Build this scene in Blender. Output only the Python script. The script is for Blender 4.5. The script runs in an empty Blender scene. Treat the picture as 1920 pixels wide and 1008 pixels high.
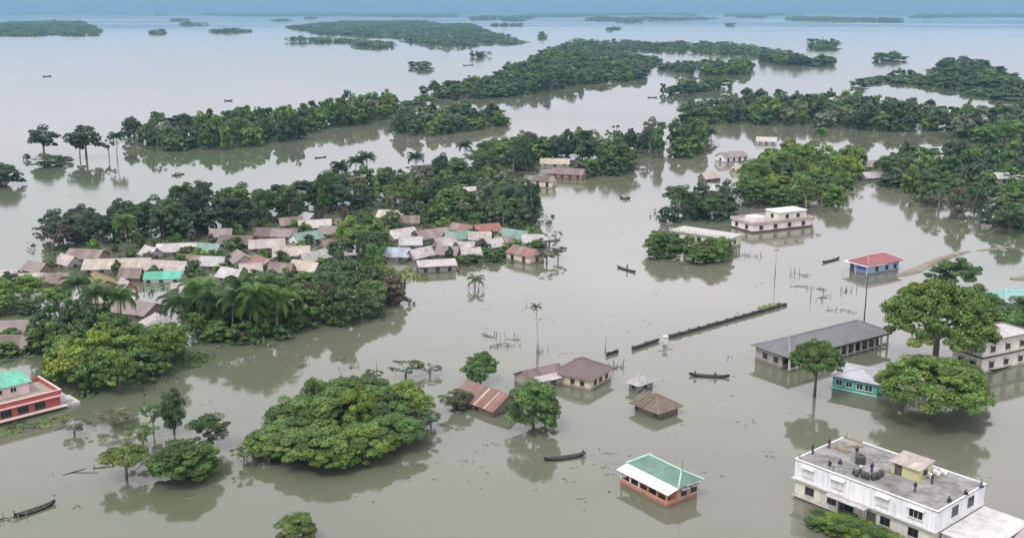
import bpy, math, random
import numpy as np
from mathutils import Vector, Matrix, Euler

# ------------------------------------------------------------------ camera, sky, sun, exposure
SC = bpy.context.scene
COL = SC.collection
FPX = 2000.0                      # focal length in pixels of the 1920 px wide photograph
CAMH = 70.0                       # drone height over the flood
PITCH = math.atan(492.0 / FPX)    # horizon sits near the top edge
SUN_EL, SUN_AZ = math.radians(58), math.radians(215)   # azimuth clockwise from +Y

cam_d = bpy.data.cameras.new('camera')
cam = bpy.data.objects.new('camera', cam_d); COL.objects.link(cam)
cam.location = (0, 0, CAMH)
cam.rotation_euler = (math.pi/2 - PITCH, 0, 0)
cam_d.sensor_width = 36.0
cam_d.lens = 36.0 * FPX / 1920.0
cam_d.clip_start = 1.0
cam_d.clip_end = 60000.0
SC.camera = cam

world = bpy.data.worlds.new('World'); SC.world = world; world.use_nodes = True
def build_world():
    nt = world.node_tree; nt.nodes.clear()
    N, Lk = nt.nodes.new, nt.links.new
    out = N('ShaderNodeOutputWorld'); bg = N('ShaderNodeBackground'); bg.inputs['Strength'].default_value = 0.1
    sky = N('ShaderNodeTexSky'); sky.sky_type = 'NISHITA'; sky.sun_disc = False
    sky.sun_elevation = SUN_EL; sky.sun_rotation = SUN_AZ; sky.air_density = 1.2; sky.dust_density = 2.0
    tc = N('ShaderNodeTexCoord')
    # cloud deck: direction projected on a flat layer so that the clouds flatten toward the horizon
    sep = N('ShaderNodeSeparateXYZ'); Lk(tc.outputs['Generated'], sep.inputs[0])
    zz = N('ShaderNodeMath'); zz.operation = 'MAXIMUM'; zz.inputs[1].default_value = 0.0; Lk(sep.outputs['Z'], zz.inputs[0])
    za = N('ShaderNodeMath'); za.operation = 'ADD'; za.inputs[1].default_value = 0.12; Lk(zz.outputs[0], za.inputs[0])
    dx = N('ShaderNodeMath'); dx.operation = 'DIVIDE'; Lk(sep.outputs['X'], dx.inputs[0]); Lk(za.outputs[0], dx.inputs[1])
    dy = N('ShaderNodeMath'); dy.operation = 'DIVIDE'; Lk(sep.outputs['Y'], dy.inputs[0]); Lk(za.outputs[0], dy.inputs[1])
    cmb = N('ShaderNodeCombineXYZ'); Lk(dx.outputs[0], cmb.inputs[0]); Lk(dy.outputs[0], cmb.inputs[1])
    nz = N('ShaderNodeTexNoise'); nz.inputs['Scale'].default_value = 0.55; nz.inputs['Detail'].default_value = 5; nz.inputs['Roughness'].default_value = 0.55
    Lk(cmb.outputs[0], nz.inputs['Vector'])
    cr = N('ShaderNodeValToRGB'); cr.color_ramp.elements[0].position = 0.30; cr.color_ramp.elements[1].position = 0.62
    cr.color_ramp.elements[0].color = (0.62, 0.62, 0.62, 1); cr.color_ramp.elements[1].color = (1, 1, 1, 1)
    Lk(nz.outputs['Fac'], cr.inputs[0])
    # overcast brightness: zenith brighter than the horizon, as under any even cloud deck
    gr = N('ShaderNodeMapRange'); gr.inputs['From Max'].default_value = 0.25; gr.inputs['To Min'].default_value = 3.7; gr.inputs['To Max'].default_value = 11.6
    Lk(zz.outputs[0], gr.inputs['Value'])
    ctint = N('ShaderNodeVectorMath'); ctint.operation = 'SCALE'; ctint.inputs[0].default_value = (1.032, 0.972, 1.045)
    Lk(gr.outputs[0], ctint.inputs['Scale'])
    mx = N('ShaderNodeMix'); mx.data_type = 'RGBA'
    Lk(cr.outputs[0], mx.inputs['Factor']); Lk(sky.outputs[0], mx.inputs['A']); Lk(ctint.outputs[0], mx.inputs['B'])
    Lk(mx.outputs['Result'], bg.inputs['Color']); Lk(bg.outputs[0], out.inputs['Surface'])
build_world()

sun_d = bpy.data.lights.new('sun', 'SUN'); sun_d.energy = 1.5; sun_d.angle = math.radians(12); sun_d.color = (1.0, 0.95, 0.87)
sun = bpy.data.objects.new('sun', sun_d); COL.objects.link(sun)
sun.rotation_euler = (math.pi/2 - SUN_EL, 0, math.pi - SUN_AZ)
sun.location = (0, 0, 150)

SC.view_settings.view_transform = 'Standard'; SC.view_settings.look = 'None'
SC.view_settings.exposure = 0.57; SC.view_settings.gamma = 1.0; SC.view_settings.use_curve_mapping = False
SC.render.engine = 'CYCLES'
SC.cycles.use_denoising = True
SC.cycles.max_bounces = 6; SC.cycles.diffuse_bounces = 3; SC.cycles.glossy_bounces = 3
SC.cycles.transmission_bounces = 3; SC.cycles.volume_bounces = 1; SC.cycles.transparent_max_bounces = 8

# ------------------------------------------------------------------ helpers
R = math.radians
def G(px, py, z=0.0):
    """point at height z seen at a pixel of the photograph"""
    x = (px-960)/FPX; v = (504-py)/FPX; c, s = math.cos(PITCH), math.sin(PITCH)
    d = (x, c+v*s, -s+v*c); t = (z-CAMH)/d[2]
    return Vector((d[0]*t, d[1]*t, z))
def PXY(p):
    c, s = math.cos(PITCH), math.sin(PITCH); dz = p[2]-CAMH
    f = p[1]*c - dz*s; u = p[1]*s + dz*c
    return 960+FPX*p[0]/f, 504-FPX*u/f
def PPM(py):
    p = G(960, py); return FPX/math.hypot(p.y, CAMH)

def tag(o, label=None, cat=None, group=None, kind=None):
    if label: o['label'] = label
    if cat: o['category'] = cat
    if group: o['group'] = group
    if kind: o['kind'] = kind
    return o
def empty(name, loc=(0,0,0), rz=0.0):
    o = bpy.data.objects.new(name, None); COL.objects.link(o); o.location = loc; o.rotation_euler = (0,0,rz)
    o.empty_display_size = 0.5
    return o
def link(name, me, parent=None, loc=None, rot=None, scale=None):
    o = bpy.data.objects.new(name, me); COL.objects.link(o)
    if parent is not None: o.parent = parent
    if loc is not None: o.location = loc
    if rot is not None: o.rotation_euler = rot
    if scale is not None: o.scale = scale
    return o

class MB:
    def __init__(s): s.v = []; s.f = []
    def add(s, vs, fs):
        n = len(s.v); s.v += [tuple(q) for q in vs]; s.f += [tuple(i+n for i in f) for f in fs]; return s
    def box(s, x0, x1, y0, y1, z0, z1):
        return s.add([(x0,y0,z0),(x1,y0,z0),(x1,y1,z0),(x0,y1,z0),(x0,y0,z1),(x1,y0,z1),(x1,y1,z1),(x0,y1,z1)],
            [(0,3,2,1),(4,5,6,7),(0,1,5,4),(1,2,6,5),(2,3,7,6),(3,0,4,7)])
    def tube(s, pts, rad, n=7, cap=True):
        pts = [Vector(p) for p in pts]; k = len(pts); base = len(s.v)
        for i, p in enumerate(pts):
            d = (pts[min(i+1,k-1)]-pts[max(i-1,0)]).normalized()
            a = d.orthogonal().normalized() if abs(d.z) < 0.999 else Vector((1,0,0)); b = d.cross(a)
            r = rad[i] if isinstance(rad, (list,tuple)) else rad
            for j in range(n):
                t = 2*math.pi*j/n; q = p + a*(r*math.cos(t)) + b*(r*math.sin(t)); s.v.append(tuple(q))
        for i in range(k-1):
            for j in range(n):
                s.f.append((base+i*n+j, base+i*n+(j+1)%n, base+(i+1)*n+(j+1)%n, base+(i+1)*n+j))
        if cap:
            s.f.append(tuple(base+j for j in range(n-1,-1,-1))); s.f.append(tuple(base+(k-1)*n+j for j in range(n)))
        return s
    def slab(s, quad, t):
        """thick sheet: quad of 4 points, thickness t along its normal"""
        q = [Vector(p) for p in quad]; n = (q[1]-q[0]).cross(q[3]-q[0]).normalized()*t
        lo = [p-n for p in q]
        return s.add(q+lo, [(0,1,2,3),(7,6,5,4),(0,4,5,1),(1,5,6,2),(2,6,7,3),(3,7,4,0)])
    def mesh(s, name, mat, smooth=False):
        me = bpy.data.meshes.new(name); me.from_pydata(s.v, [], s.f); me.update()
        if mat: me.materials.append(mat)
        if smooth: me.polygons.foreach_set('use_smooth', [True]*len(me.polygons))
        return me
    def build(s, name, mat, parent=None, loc=None, rot=None, smooth=False):
        return link(name, s.mesh(name, mat, smooth), parent, loc, rot)

# ------------------------------------------------------------------ materials
_mats = {}
def mat(key, col=(0.5,0.5,0.5), rough=0.7, var=0.18, scale=0.6, bump=0.0, bscale=8.0, streak=False, stain=None, stain_amt=0.35, metal=0.0, spec=0.4, damp=None):
    if key in _mats: return _mats[key]
    m = bpy.data.materials.new(key); m.use_nodes = True; nt = m.node_tree; nt.nodes.clear()
    N, Lk = nt.nodes.new, nt.links.new
    out = N('ShaderNodeOutputMaterial'); b = N('ShaderNodeBsdfPrincipled'); Lk(b.outputs[0], out.inputs[0])
    b.inputs['Roughness'].default_value = rough; b.inputs['Metallic'].default_value = metal
    b.inputs['Specular IOR Level'].default_value = spec
    tc = N('ShaderNodeTexCoord'); oi = N('ShaderNodeObjectInfo')
    off = N('ShaderNodeVectorMath'); off.operation = 'ADD'; Lk(tc.outputs['Object'], off.inputs[0])
    rs = N('ShaderNodeMath'); rs.operation = 'MULTIPLY'; rs.inputs[1].default_value = 50.0; Lk(oi.outputs['Random'], rs.inputs[0]); Lk(rs.outputs[0], off.inputs[1])
    mp = N('ShaderNodeMapping'); Lk(off.outputs[0], mp.inputs[0])
    if streak: mp.inputs['Scale'].default_value = (1.6, 1.6, 0.25)
    nz = N('ShaderNodeTexNoise'); nz.inputs['Scale'].default_value = scale; nz.inputs['Detail'].default_value = 6; nz.inputs['Roughness'].default_value = 0.65
    Lk(mp.outputs[0], nz.inputs['Vector'])
    mr = N('ShaderNodeMapRange'); mr.inputs['From Min'].default_value = 0.3; mr.inputs['From Max'].default_value = 0.7
    mr.inputs['To Min'].default_value = 1-var; mr.inputs['To Max'].default_value = 1+var
    Lk(nz.outputs['Fac'], mr.inputs['Value'])
    # every object its own slight tone
    mr2 = N('ShaderNodeMapRange'); mr2.inputs['To Min'].default_value = 1-var*0.5; mr2.inputs['To Max'].default_value = 1+var*0.5
    Lk(oi.outputs['Random'], mr2.inputs['Value'])
    mu = N('ShaderNodeMath'); mu.operation = 'MULTIPLY'; Lk(mr.outputs[0], mu.inputs[0]); Lk(mr2.outputs[0], mu.inputs[1])
    sc = N('ShaderNodeVectorMath'); sc.operation = 'SCALE'; sc.inputs[0].default_value = col[:3]; Lk(mu.outputs[0], sc.inputs['Scale'])
    last = sc.outputs[0]
    if stain:
        n2 = N('ShaderNodeTexNoise'); n2.inputs['Scale'].default_value = scale*1.7; n2.inputs['Detail'].default_value = 8; n2.inputs['Roughness'].default_value = 0.7
        m2 = N('ShaderNodeMapping'); m2.inputs['Location'].default_value = (7,3,1)
        if streak: m2.inputs['Scale'].default_value = (2.5, 2.5, 0.3)
        Lk(off.outputs[0], m2.inputs[0]); Lk(m2.outputs[0], n2.inputs['Vector'])
        rp = N('ShaderNodeMapRange'); rp.inputs['From Min'].default_value = 0.5; rp.inputs['From Max'].default_value = 0.68; rp.inputs['To Max'].default_value = stain_amt
        Lk(n2.outputs['Fac'], rp.inputs['Value'])
        mx = N('ShaderNodeMix'); mx.data_type = 'RGBA'; Lk(rp.outputs[0], mx.inputs['Factor']); Lk(last, mx.inputs['A']); mx.inputs['B'].default_value = (*stain, 1)
        last = mx.outputs['Result']
    if damp:
        sz = N('ShaderNodeSeparateXYZ'); Lk(tc.outputs['Object'], sz.inputs[0])
        nd = N('ShaderNodeTexNoise'); nd.inputs['Scale'].default_value = 1.3; nd.inputs['Detail'].default_value = 5; Lk(off.outputs[0], nd.inputs['Vector'])
        ma = N('ShaderNodeMath'); ma.operation = 'MULTIPLY_ADD'; ma.inputs[1].default_value = -0.9; Lk(nd.outputs['Fac'], ma.inputs[0]); Lk(sz.outputs['Z'], ma.inputs[2])
        dm = N('ShaderNodeMapRange'); dm.inputs['From Min'].default_value = -0.25; dm.inputs['From Max'].default_value = 0.25; dm.inputs['To Min'].default_value = damp; dm.inputs['To Max'].default_value = 0.0; Lk(ma.outputs[0], dm.inputs['Value'])
        md = N('ShaderNodeMix'); md.data_type = 'RGBA'; Lk(dm.outputs[0], md.inputs['Factor']); Lk(last, md.inputs['A']); md.inputs['B'].default_value = (0.085,0.078,0.058,1)
        last = md.outputs['Result']
    Lk(last, b.inputs['Base Color'])
    if bump:
        n3 = N('ShaderNodeTexNoise'); n3.inputs['Scale'].default_value = bscale; n3.inputs['Detail'].default_value = 4; Lk(off.outputs[0], n3.inputs['Vector'])
        bm = N('ShaderNodeBump'); bm.inputs['Strength'].default_value = bump; bm.inputs['Distance'].default_value = 0.05
        Lk(n3.outputs['Fac'], bm.inputs['Height']); Lk(bm.outputs[0], b.inputs['Normal'])
    _mats[key] = m
    return m
def tin(key, col, rust=0.4):
    return mat('tin_'+key, col, rough=0.45, var=0.22, scale=0.5, stain=(0.16,0.09,0.06), stain_amt=rust, bump=0.15, bscale=3)
def plaster(key, col, dirt=0.45):
    return mat('plaster_'+key, col, rough=0.85, var=0.10, scale=0.5, streak=True, stain=(0.22,0.20,0.16), stain_amt=dirt, bump=0.1, damp=.7)
WOOD = mat('wood_dark', (0.07,0.055,0.045), 0.8, 0.3, 2.0, 0.3)
BAMBOO = mat('bamboo_grey', (0.22,0.19,0.14), 0.8, 0.3, 1.5, 0.2)
TARRED = mat('tarred_wood', (0.025,0.023,0.022), 0.55, 0.3, 1.5, 0.2)
GLASS = mat('window_dark', (0.02,0.022,0.025), 0.12, 0.2, 1.0, spec=0.6)
FRAMEW = mat('frame_white', (0.62,0.62,0.6), 0.6, 0.1, 2.0)
FRAMED = mat('frame_dark', (0.08,0.075,0.07), 0.6, 0.2, 2.0)
CONC = mat('concrete_grey', (0.275,0.27,0.255), 0.9, 0.45, 0.3, 0.3, stain=(0.075,0.075,0.07), stain_amt=0.9)
CONCL = mat('concrete_light', (0.45,0.45,0.43), 0.9, 0.15, 0.4, 0.2, stain=(0.2,0.2,0.18), stain_amt=0.5)
BARK = mat('bark', (0.13,0.105,0.08), 0.9, 0.3, 1.2, 0.5)
BARKG = mat('bark_grey', (0.20,0.18,0.155), 0.9, 0.3, 1.2, 0.5)
EARTH = mat('earth', (0.20,0.175,0.135), 0.95, 0.25, 0.4, 0.5)

def leaf_material():
    m = bpy.data.materials.new('foliage'); m.use_nodes = True; nt = m.node_tree; nt.nodes.clear()
    N, Lk = nt.nodes.new, nt.links.new
    out = N('ShaderNodeOutputMaterial'); oi = N('ShaderNodeObjectInfo'); at = N('ShaderNodeAttribute'); at.attribute_name = 'tint'
    mu = N('ShaderNodeVectorMath'); mu.operation = 'MULTIPLY'; Lk(oi.outputs['Color'], mu.inputs[0]); Lk(at.outputs['Color'], mu.inputs[1])
    b = N('ShaderNodeBsdfPrincipled'); b.inputs['Roughness'].default_value = 0.55; b.inputs['Specular IOR Level'].default_value = 0.35
    Lk(mu.outputs[0], b.inputs['Base Color'])
    t = N('ShaderNodeBsdfTranslucent')
    s2 = N('ShaderNodeVectorMath'); s2.operation = 'MULTIPLY'; s2.inputs[1].default_value = (1.1,1.3,0.6); Lk(mu.outputs[0], s2.inputs[0]); Lk(s2.outputs[0], t.inputs['Color'])
    mx = N('ShaderNodeMixShader'); mx.inputs[0].default_value = 0.25; Lk(b.outputs[0], mx.inputs[1]); Lk(t.outputs[0], mx.inputs[2]); Lk(mx.outputs[0], out.inputs[0])
    return m
LEAF = leaf_material()

def water_material():
    m = bpy.data.materials.new('flood_water'); m.use_nodes = True; nt = m.node_tree; nt.nodes.clear()
    N, Lk = nt.nodes.new, nt.links.new
    out = N('ShaderNodeOutputMaterial'); b = N('ShaderNodeBsdfPrincipled'); Lk(b.outputs[0], out.inputs[0])
    b.inputs['IOR'].default_value = 1.55; b.inputs['Specular IOR Level'].default_value = 0.5
    geo = N('ShaderNodeNewGeometry')
    def noise(scale, detail=3, rough=0.5, loc=(0,0,0), rotz=0.0):
        mp = N('ShaderNodeMapping'); mp.inputs['Scale'].default_value = scale; mp.inputs['Location'].default_value = loc; mp.inputs['Rotation'].default_value = (0,0,rotz)
        Lk(geo.outputs['Position'], mp.inputs[0])
        n = N('ShaderNodeTexNoise'); n.inputs['Scale'].default_value = 1.0; n.inputs['Detail'].default_value = detail; n.inputs['Roughness'].default_value = rough
        Lk(mp.outputs[0], n.inputs['Vector']); return n.outputs['Fac']
    # silt: broad plumes of greener and browner water
    n1 = noise((1/260, 1/140, 1), 4, 0.5, (3.1,0.4,0))
    r1 = N('ShaderNodeValToRGB'); e = r1.color_ramp.elements
    e[0].position = 0.35; e[0].color = (0.094,0.113,0.070,1); e[1].position = 0.66; e[1].color = (0.142,0.136,0.108,1)
    n6 = noise((1/34, 1/13, 1), 5, 0.62, (2,8,0), R(-12))
    sm = N('ShaderNodeMath'); sm.operation = 'MULTIPLY_ADD'; sm.inputs[1].default_value = 0.30; sb_ = N('ShaderNodeMath'); sb_.operation = 'MULTIPLY_ADD'; sb_.inputs[1].default_value = 1.15; sb_.inputs[2].default_value = -0.225
    Lk(n1, sb_.inputs[0]); Lk(n6, sm.inputs[0]); Lk(sb_.outputs[0], sm.inputs[2])
    Lk(sm.outputs[0], r1.inputs[0]); Lk(r1.outputs[0], b.inputs['Base Color'])
    # wind: long lanes of ruffled and calm water
    n2 = noise((1/1500, 1/330, 1), 4, 0.55, (0.3,2.7,0), R(9))
    r2 = N('ShaderNodeMapRange'); r2.inputs['From Min'].default_value = 0.38; r2.inputs['From Max'].default_value = 0.62; r2.inputs['To Min'].default_value = 0.0; r2.inputs['To Max'].default_value = 0.12
    Lk(n2, r2.inputs['Value']); Lk(r2.outputs[0], b.inputs['Roughness'])
    n5 = noise((1/70, 1/26, 1), 5, 0.6, (9,4,0), R(-14))
    n3 = noise((0.55, 0.8, 1), 2, 0.5); n4 = noise((0.10, 0.16, 1), 2, 0.5, (5,1,0))
    ad = N('ShaderNodeMath'); ad.operation = 'MULTIPLY_ADD'; ad.inputs[1].default_value = 4.0; Lk(n4, ad.inputs[0]); Lk(n3, ad.inputs[2])
    bm = N('ShaderNodeBump'); bm.inputs['Distance'].default_value = 0.02; r3 = N('ShaderNodeMapRange'); r3.inputs['From Min'].default_value = 0.40; r3.inputs['From Max'].default_value = 0.62; r3.inputs['To Min'].default_value = 0.10; r3.inputs['To Max'].default_value = 0.40
    mxn = N('ShaderNodeMath'); mxn.operation = 'MULTIPLY_ADD'; mxn.inputs[1].default_value = 0.6; hb = N('ShaderNodeMath'); hb.operation = 'MULTIPLY'; hb.inputs[1].default_value = 0.42; Lk(n2, hb.inputs[0]); Lk(n5, mxn.inputs[0]); Lk(hb.outputs[0], mxn.inputs[2])
    Lk(mxn.outputs[0], r3.inputs['Value']); Lk(r3.outputs[0], bm.inputs['Strength'])
    Lk(ad.outputs[0], bm.inputs['Height']); Lk(bm.outputs[0], b.inputs['Normal'])
    return m
WATER = water_material()

# ------------------------------------------------------------------ setting: water, hills, haze
wm = MB(); S = 13000
xs = [-S, -600, 0, 600, S]; ys = [-2600, 0, 700, 2500, S]
for y in ys:
    for x in xs: wm.v.append((x, y, 0))
for j in range(4):
    for i in range(4): wm.f.append((j*5+i, j*5+i+1, (j+1)*5+i+1, (j+1)*5+i))
tag(wm.build('water', WATER), kind='structure')

def hills():
    rng = random.Random(5); m = MB(); n = 220; rows = 9
    ph = [(rng.uniform(0,6.28), rng.uniform(0.6,1.0)) for _ in range(6)]
    for j in range(rows):
        t = j/(rows-1)
        for i in range(n):
            a = R(-52) + R(104)*i/(n-1)
            w = sum(amp*math.sin(a*f+p)/ (k+1.5) for k, ((p, amp), f) in enumerate(zip(ph, (5, 13, 31, 57, 111, 190))))
            r = 11300 + 1300*t + 60*rng.uniform(-1,1)
            z = -4 + (178 + 9*w)*math.sin(min(1,t*1.25)*math.pi/2)**0.8 * (0.9+0.1*rng.random()) if j else -4
            m.v.append((r*math.sin(a), r*math.cos(a), z))
    for j in range(rows-1):
        for i in range(n-1): m.f.append((j*n+i, j*n+i+1, (j+1)*n+i+1, (j+1)*n+i))
    o = m.build('hills', mat('hill_forest', (0.035,0.06,0.06), 0.95, 0.3, 0.004), smooth=True); tag(o, kind='structure')
hills()

hz = MB().box(-13100, 13100, -2700, 13100, -3, 215)
hm = bpy.data.materials.new('haze_air'); hm.use_nodes = True; hm.node_tree.nodes.clear()
_o = hm.node_tree.nodes.new('ShaderNodeOutputMaterial'); _v = hm.node_tree.nodes.new('ShaderNodeVolumePrincipled')
_v.inputs['Color'].default_value = (0.34, 0.68, 1.0, 1); _v.inputs['Density'].default_value = 0.00006; _v.inputs['Anisotropy'].default_value = 0.0
hm.node_tree.links.new(_v.outputs[0], _o.inputs['Volume'])
tag(hz.build('haze', hm), kind='stuff', label='thin blue haze in the air over the flood')

# ------------------------------------------------------------------ foliage
def leaf_arrays(rng, puffs, per, leaf, up=0.35, down=-0.55, aspect=0.6):
    """leaf clumps scattered over many small puffs: returns verts (n*4,3) and tint (n*4,3)"""
    V = []; T = []
    for (c, r) in puffs:
        n = max(3, int(per*rng.uniform(0.8, 1.2)))
        d = rng.normal(size=(n*3, 3)); d /= np.linalg.norm(d, axis=1)[:, None]
        d = d[d[:, 2] > down][:n]; n = len(d)
        rad = 0.62 + 0.45*rng.random(n)**0.6
        p = np.array(c) + d*np.array(r)*rad[:, None]
        nm = d + rng.normal(size=(n, 3))*0.45 + np.array([0, 0, up]); nm /= np.linalg.norm(nm, axis=1)[:, None]
        t = np.cross(nm, rng.normal(size=(n, 3))); t /= np.linalg.norm(t, axis=1)[:, None]
        b = np.cross(nm, t)
        s = leaf*(0.6+0.8*rng.random(n))[:, None]
        q = np.stack([p - t*s, p - b*s*aspect, p + t*s, p + b*s*aspect], 1)
        q[:, 2, 2] -= s[:, 0]*0.25
        V.append(q.reshape(-1, 3))
        base = rng.uniform(0.60, 1.42)
        g = base*(0.8+0.4*rng.random(n)); hue = rng.uniform(-0.12, 0.16) + rng.normal(size=n)*0.06
        tt = np.stack([g*(1+hue), g, g*(1-hue*0.6)], 1)
        T.append(np.repeat(tt, 4, 0))
    return np.concatenate(V), np.concatenate(T)
def leaf_mesh(name, V, T, material=None):
    n = len(V)//4
    me = bpy.data.meshes.new(name)
    me.vertices.add(len(V)); me.vertices.foreach_set('co', V.astype(np.float32).ravel())
    me.loops.add(n*4); me.loops.foreach_set('vertex_index', np.arange(n*4, dtype=np.int32))
    me.polygons.add(n); me.polygons.foreach_set('loop_start', np.arange(0, n*4, 4, dtype=np.int32)); me.polygons.foreach_set('loop_total', np.full(n, 4, np.int32))
    ca = me.color_attributes.new('tint', 'FLOAT_COLOR', 'POINT')
    ca.data.foreach_set('color', np.concatenate([T, np.ones((len(T), 1))], 1).astype(np.float32).ravel())
    me.materials.append(material or LEAF); me.update(calc_edges=True)
    return me
# canonical trees are 10 m tall and 10 m wide
def puffs_for(kind, rng, k=1.0):
    P = []
    gap = [(lambda d: d/np.linalg.norm(d))(rng.normal(size=3)) for _ in range(2)]
    def shell(n, c, rad, pr, fill=0.35):
        for _ in range(int(n*k*1.45)):
            d = rng.normal(size=3); d /= np.linalg.norm(d)
            if d[2] < -0.65: d[2] *= -1
            if any(float(d @ g) > 0.86 for g in gap): continue
            f = (1-fill*rng.random()) if rng.random() < .75 else rng.uniform(1.0, 1.22)
            r = rng.uniform(pr[0]*.55, pr[1]*.85)
            P.append((np.array(c) + d*(np.array(rad)-r*0.75)*f, (r*rng.uniform(.9,1.3), r*rng.uniform(.9,1.3), r*rng.uniform(0.5, 0.85))))
    if kind == 'round':
        shell(26, (0,0,6.2), (5.0,5.0,4.0), (1.1,1.9)); shell(6, (rng.uniform(-1,1),rng.uniform(-1,1),4), (4.2,4.2,2.4), (1.0,1.6))
    elif kind == 'bushy':
        shell(30, (0,0,4.9), (5.0,5.0,5.1), (1.1,1.9)); shell(14, (0,0,2.0), (4.9,4.9,2.4), (0.9,1.5))
    elif kind == 'umbrella':
        for _ in range(int(46*k)):
            a = rng.uniform(0, 6.283); q = 4.5*math.sqrt(rng.random()); r = rng.uniform(0.7, 1.25)
            z = 9.1 - 0.085*q*q - rng.random()*1.6 + rng.normal()*0.2
            P.append((np.array([q*math.cos(a), q*math.sin(a), z]), (r*1.15, r*1.15, r*0.62)))
    elif kind == 'dome':       # dense wide dome carried on spreading limbs
        for _ in range(int(92*k)):
            d = rng.normal(size=3); d /= np.linalg.norm(d); d[2] = abs(d[2]) - 0.12
            r = rng.uniform(0.5, 1.2); f = 1-0.3*rng.random()**2 if rng.random()<.7 else rng.uniform(1,1.12)
            P.append((np.array([0,0,4.6]) + d*(np.array([5.0,5.0,5.3])-r*0.7)*f, (r, r, r*rng.uniform(.6,.85))))
    elif kind == 'ball':
        gap = []; shell(44, (0,0,4.9), (5.0,5.0,5.2), (1.0,1.9), .25)
    elif kind == 'parasol':
        for _ in range(int(84*k)):
            d = rng.normal(size=3); d /= np.linalg.norm(d); d[2] = abs(d[2]) - 0.10
            r = rng.uniform(0.5, 1.15); f = 1-0.35*rng.random()**2 if rng.random()<.7 else rng.uniform(1,1.12)
            P.append((np.array([0,0,6.0]) + d*(np.array([5.0,5.0,4.0])-r*0.7)*f, (r, r, r*rng.uniform(.5,.75))))
    elif kind == 'tall':
        x, y = 0.0, 0.0
        for i in range(int(24*k)):
            z = 2.2 + 7.4*i/(24*k); w = 3.6*math.sin(math.pi*min(1,(z-0.5)/10.5))**0.7
            a = rng.uniform(0, 6.283); r = rng.uniform(0.9, 1.6)
            P.append((np.array([w*math.cos(a)*rng.uniform(.4,1), w*math.sin(a)*rng.uniform(.4,1), z-0.4]), (r, r, r*0.8)))
    elif kind == 'sparse':
        for _ in range(int(17*k)):
            d = rng.normal(size=3); d /= np.linalg.norm(d); r = rng.uniform(0.5, 1.1)
            P.append((np.array([0,0,6.3]) + d*np.array([4.2,4.2,3.0])*rng.uniform(.6,1), (r, r, r*0.6)))
    elif kind == 'spread':     # several low stems under a wide uneven canopy
        for _ in range(int(60*k)):
            a = rng.uniform(0, 6.283); q = 4.7*math.sqrt(rng.random()); r = rng.uniform(0.5, 1.3)
            z = 8.4 - 0.20*q*q + rng.normal()*0.9
            P.append((np.array([q*math.cos(a), q*math.sin(a), max(1.6, z)]), (r, r, r*0.75)))
    return P
def trunk_mesh(kind, rng, puffs, thick=0.28):
    m = MB(); top = {'round':5.5,'bushy':5,'umbrella':6.0,'tall':8,'sparse':5.2,'spread':3.0,'dome':5.0,'parasol':5.8,'ball':5}[kind]
    lean = rng.normal(size=2)*0.25
    if kind == 'spread':
        for i in range(5):
            a = rng.uniform(0,6.28); c = puffs[int(rng.integers(len(puffs)))][0]
            m.tube([(math.cos(a)*0.8, math.sin(a)*0.8, -1.2), (c[0]*.35, c[1]*.35, c[2]*.4), (c[0]*.9, c[1]*.9, c[2]*.95)], [0.24,0.17,0.05], 6)
    else:
        m.tube([(0,0,-1.2),(lean[0]*.4,lean[1]*.4,top*0.45),(lean[0],lean[1],top)], [thick*1.25,thick,thick*0.6], 8)
    for i in range(9):
        c = puffs[int(rng.integers(len(puffs)))][0]; z0 = top*rng.uniform(0.55, 0.98)
        s = (lean[0]*z0/top, lean[1]*z0/top, z0); mid = ((s[0]+c[0])*.5, (s[1]+c[1])*.5, (z0+max(c[2], z0))*0.5+0.25)
        m.tube([s, mid, tuple(c)], [thick*0.5, thick*0.32, thick*0.12], 5)
    return m.mesh('trunk', BARKG if kind in ('umbrella','sparse','spread') else BARK, True)
PROTO = {}
def protos(lod):
    spec = {'hi': (235, 0.205, 1.35), 'mid': (92, 0.335, 1.0)}[lod]
    for kind, n in (('round',3),('bushy',3),('umbrella',2),('tall',2),('sparse',2),('spread',2),('dome',2),('parasol',1),('ball',2)):
        for i in range(n):
            rng = np.random.default_rng({'hi':100,'mid':500}[lod] + 13*i + len(kind)*29)
            P = puffs_for(kind, rng, spec[2])
            per = spec[0]*(0.55 if kind == 'sparse' else 0.62 if kind == 'umbrella' else 1.0)
            fine = lod == 'hi' and kind in ('dome','parasol')
            if fine: P = puffs_for(kind, rng, 2.1); P = [(c, tuple(q*.85 for q in r)) for c, r in P]
            V, T = leaf_arrays(rng, P, per*(.8 if fine else 1), spec[1]*(.68 if fine else 1), up=0.55 if kind == 'umbrella' else 0.35)
            PROTO.setdefault((lod, kind), []).append((leaf_mesh('crown', V, T), trunk_mesh(kind, rng, P)))
protos('hi'); protos('mid')
# cheap versions, joined for the far woods
LOWP = {}
for nm, per, leaf, kk in (('far', 7, 1.15, 0.45), ('mid', 26, 0.8, 0.75)):
    for kind in ('round','bushy','bushy','tall'):
        for i in range(3):
            rng = np.random.default_rng(900+7*i+len(kind)*5+len(nm)*101)
            LOWP.setdefault(nm, []).append(leaf_arrays(rng, puffs_for(kind, rng, kk), per, leaf))

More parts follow.
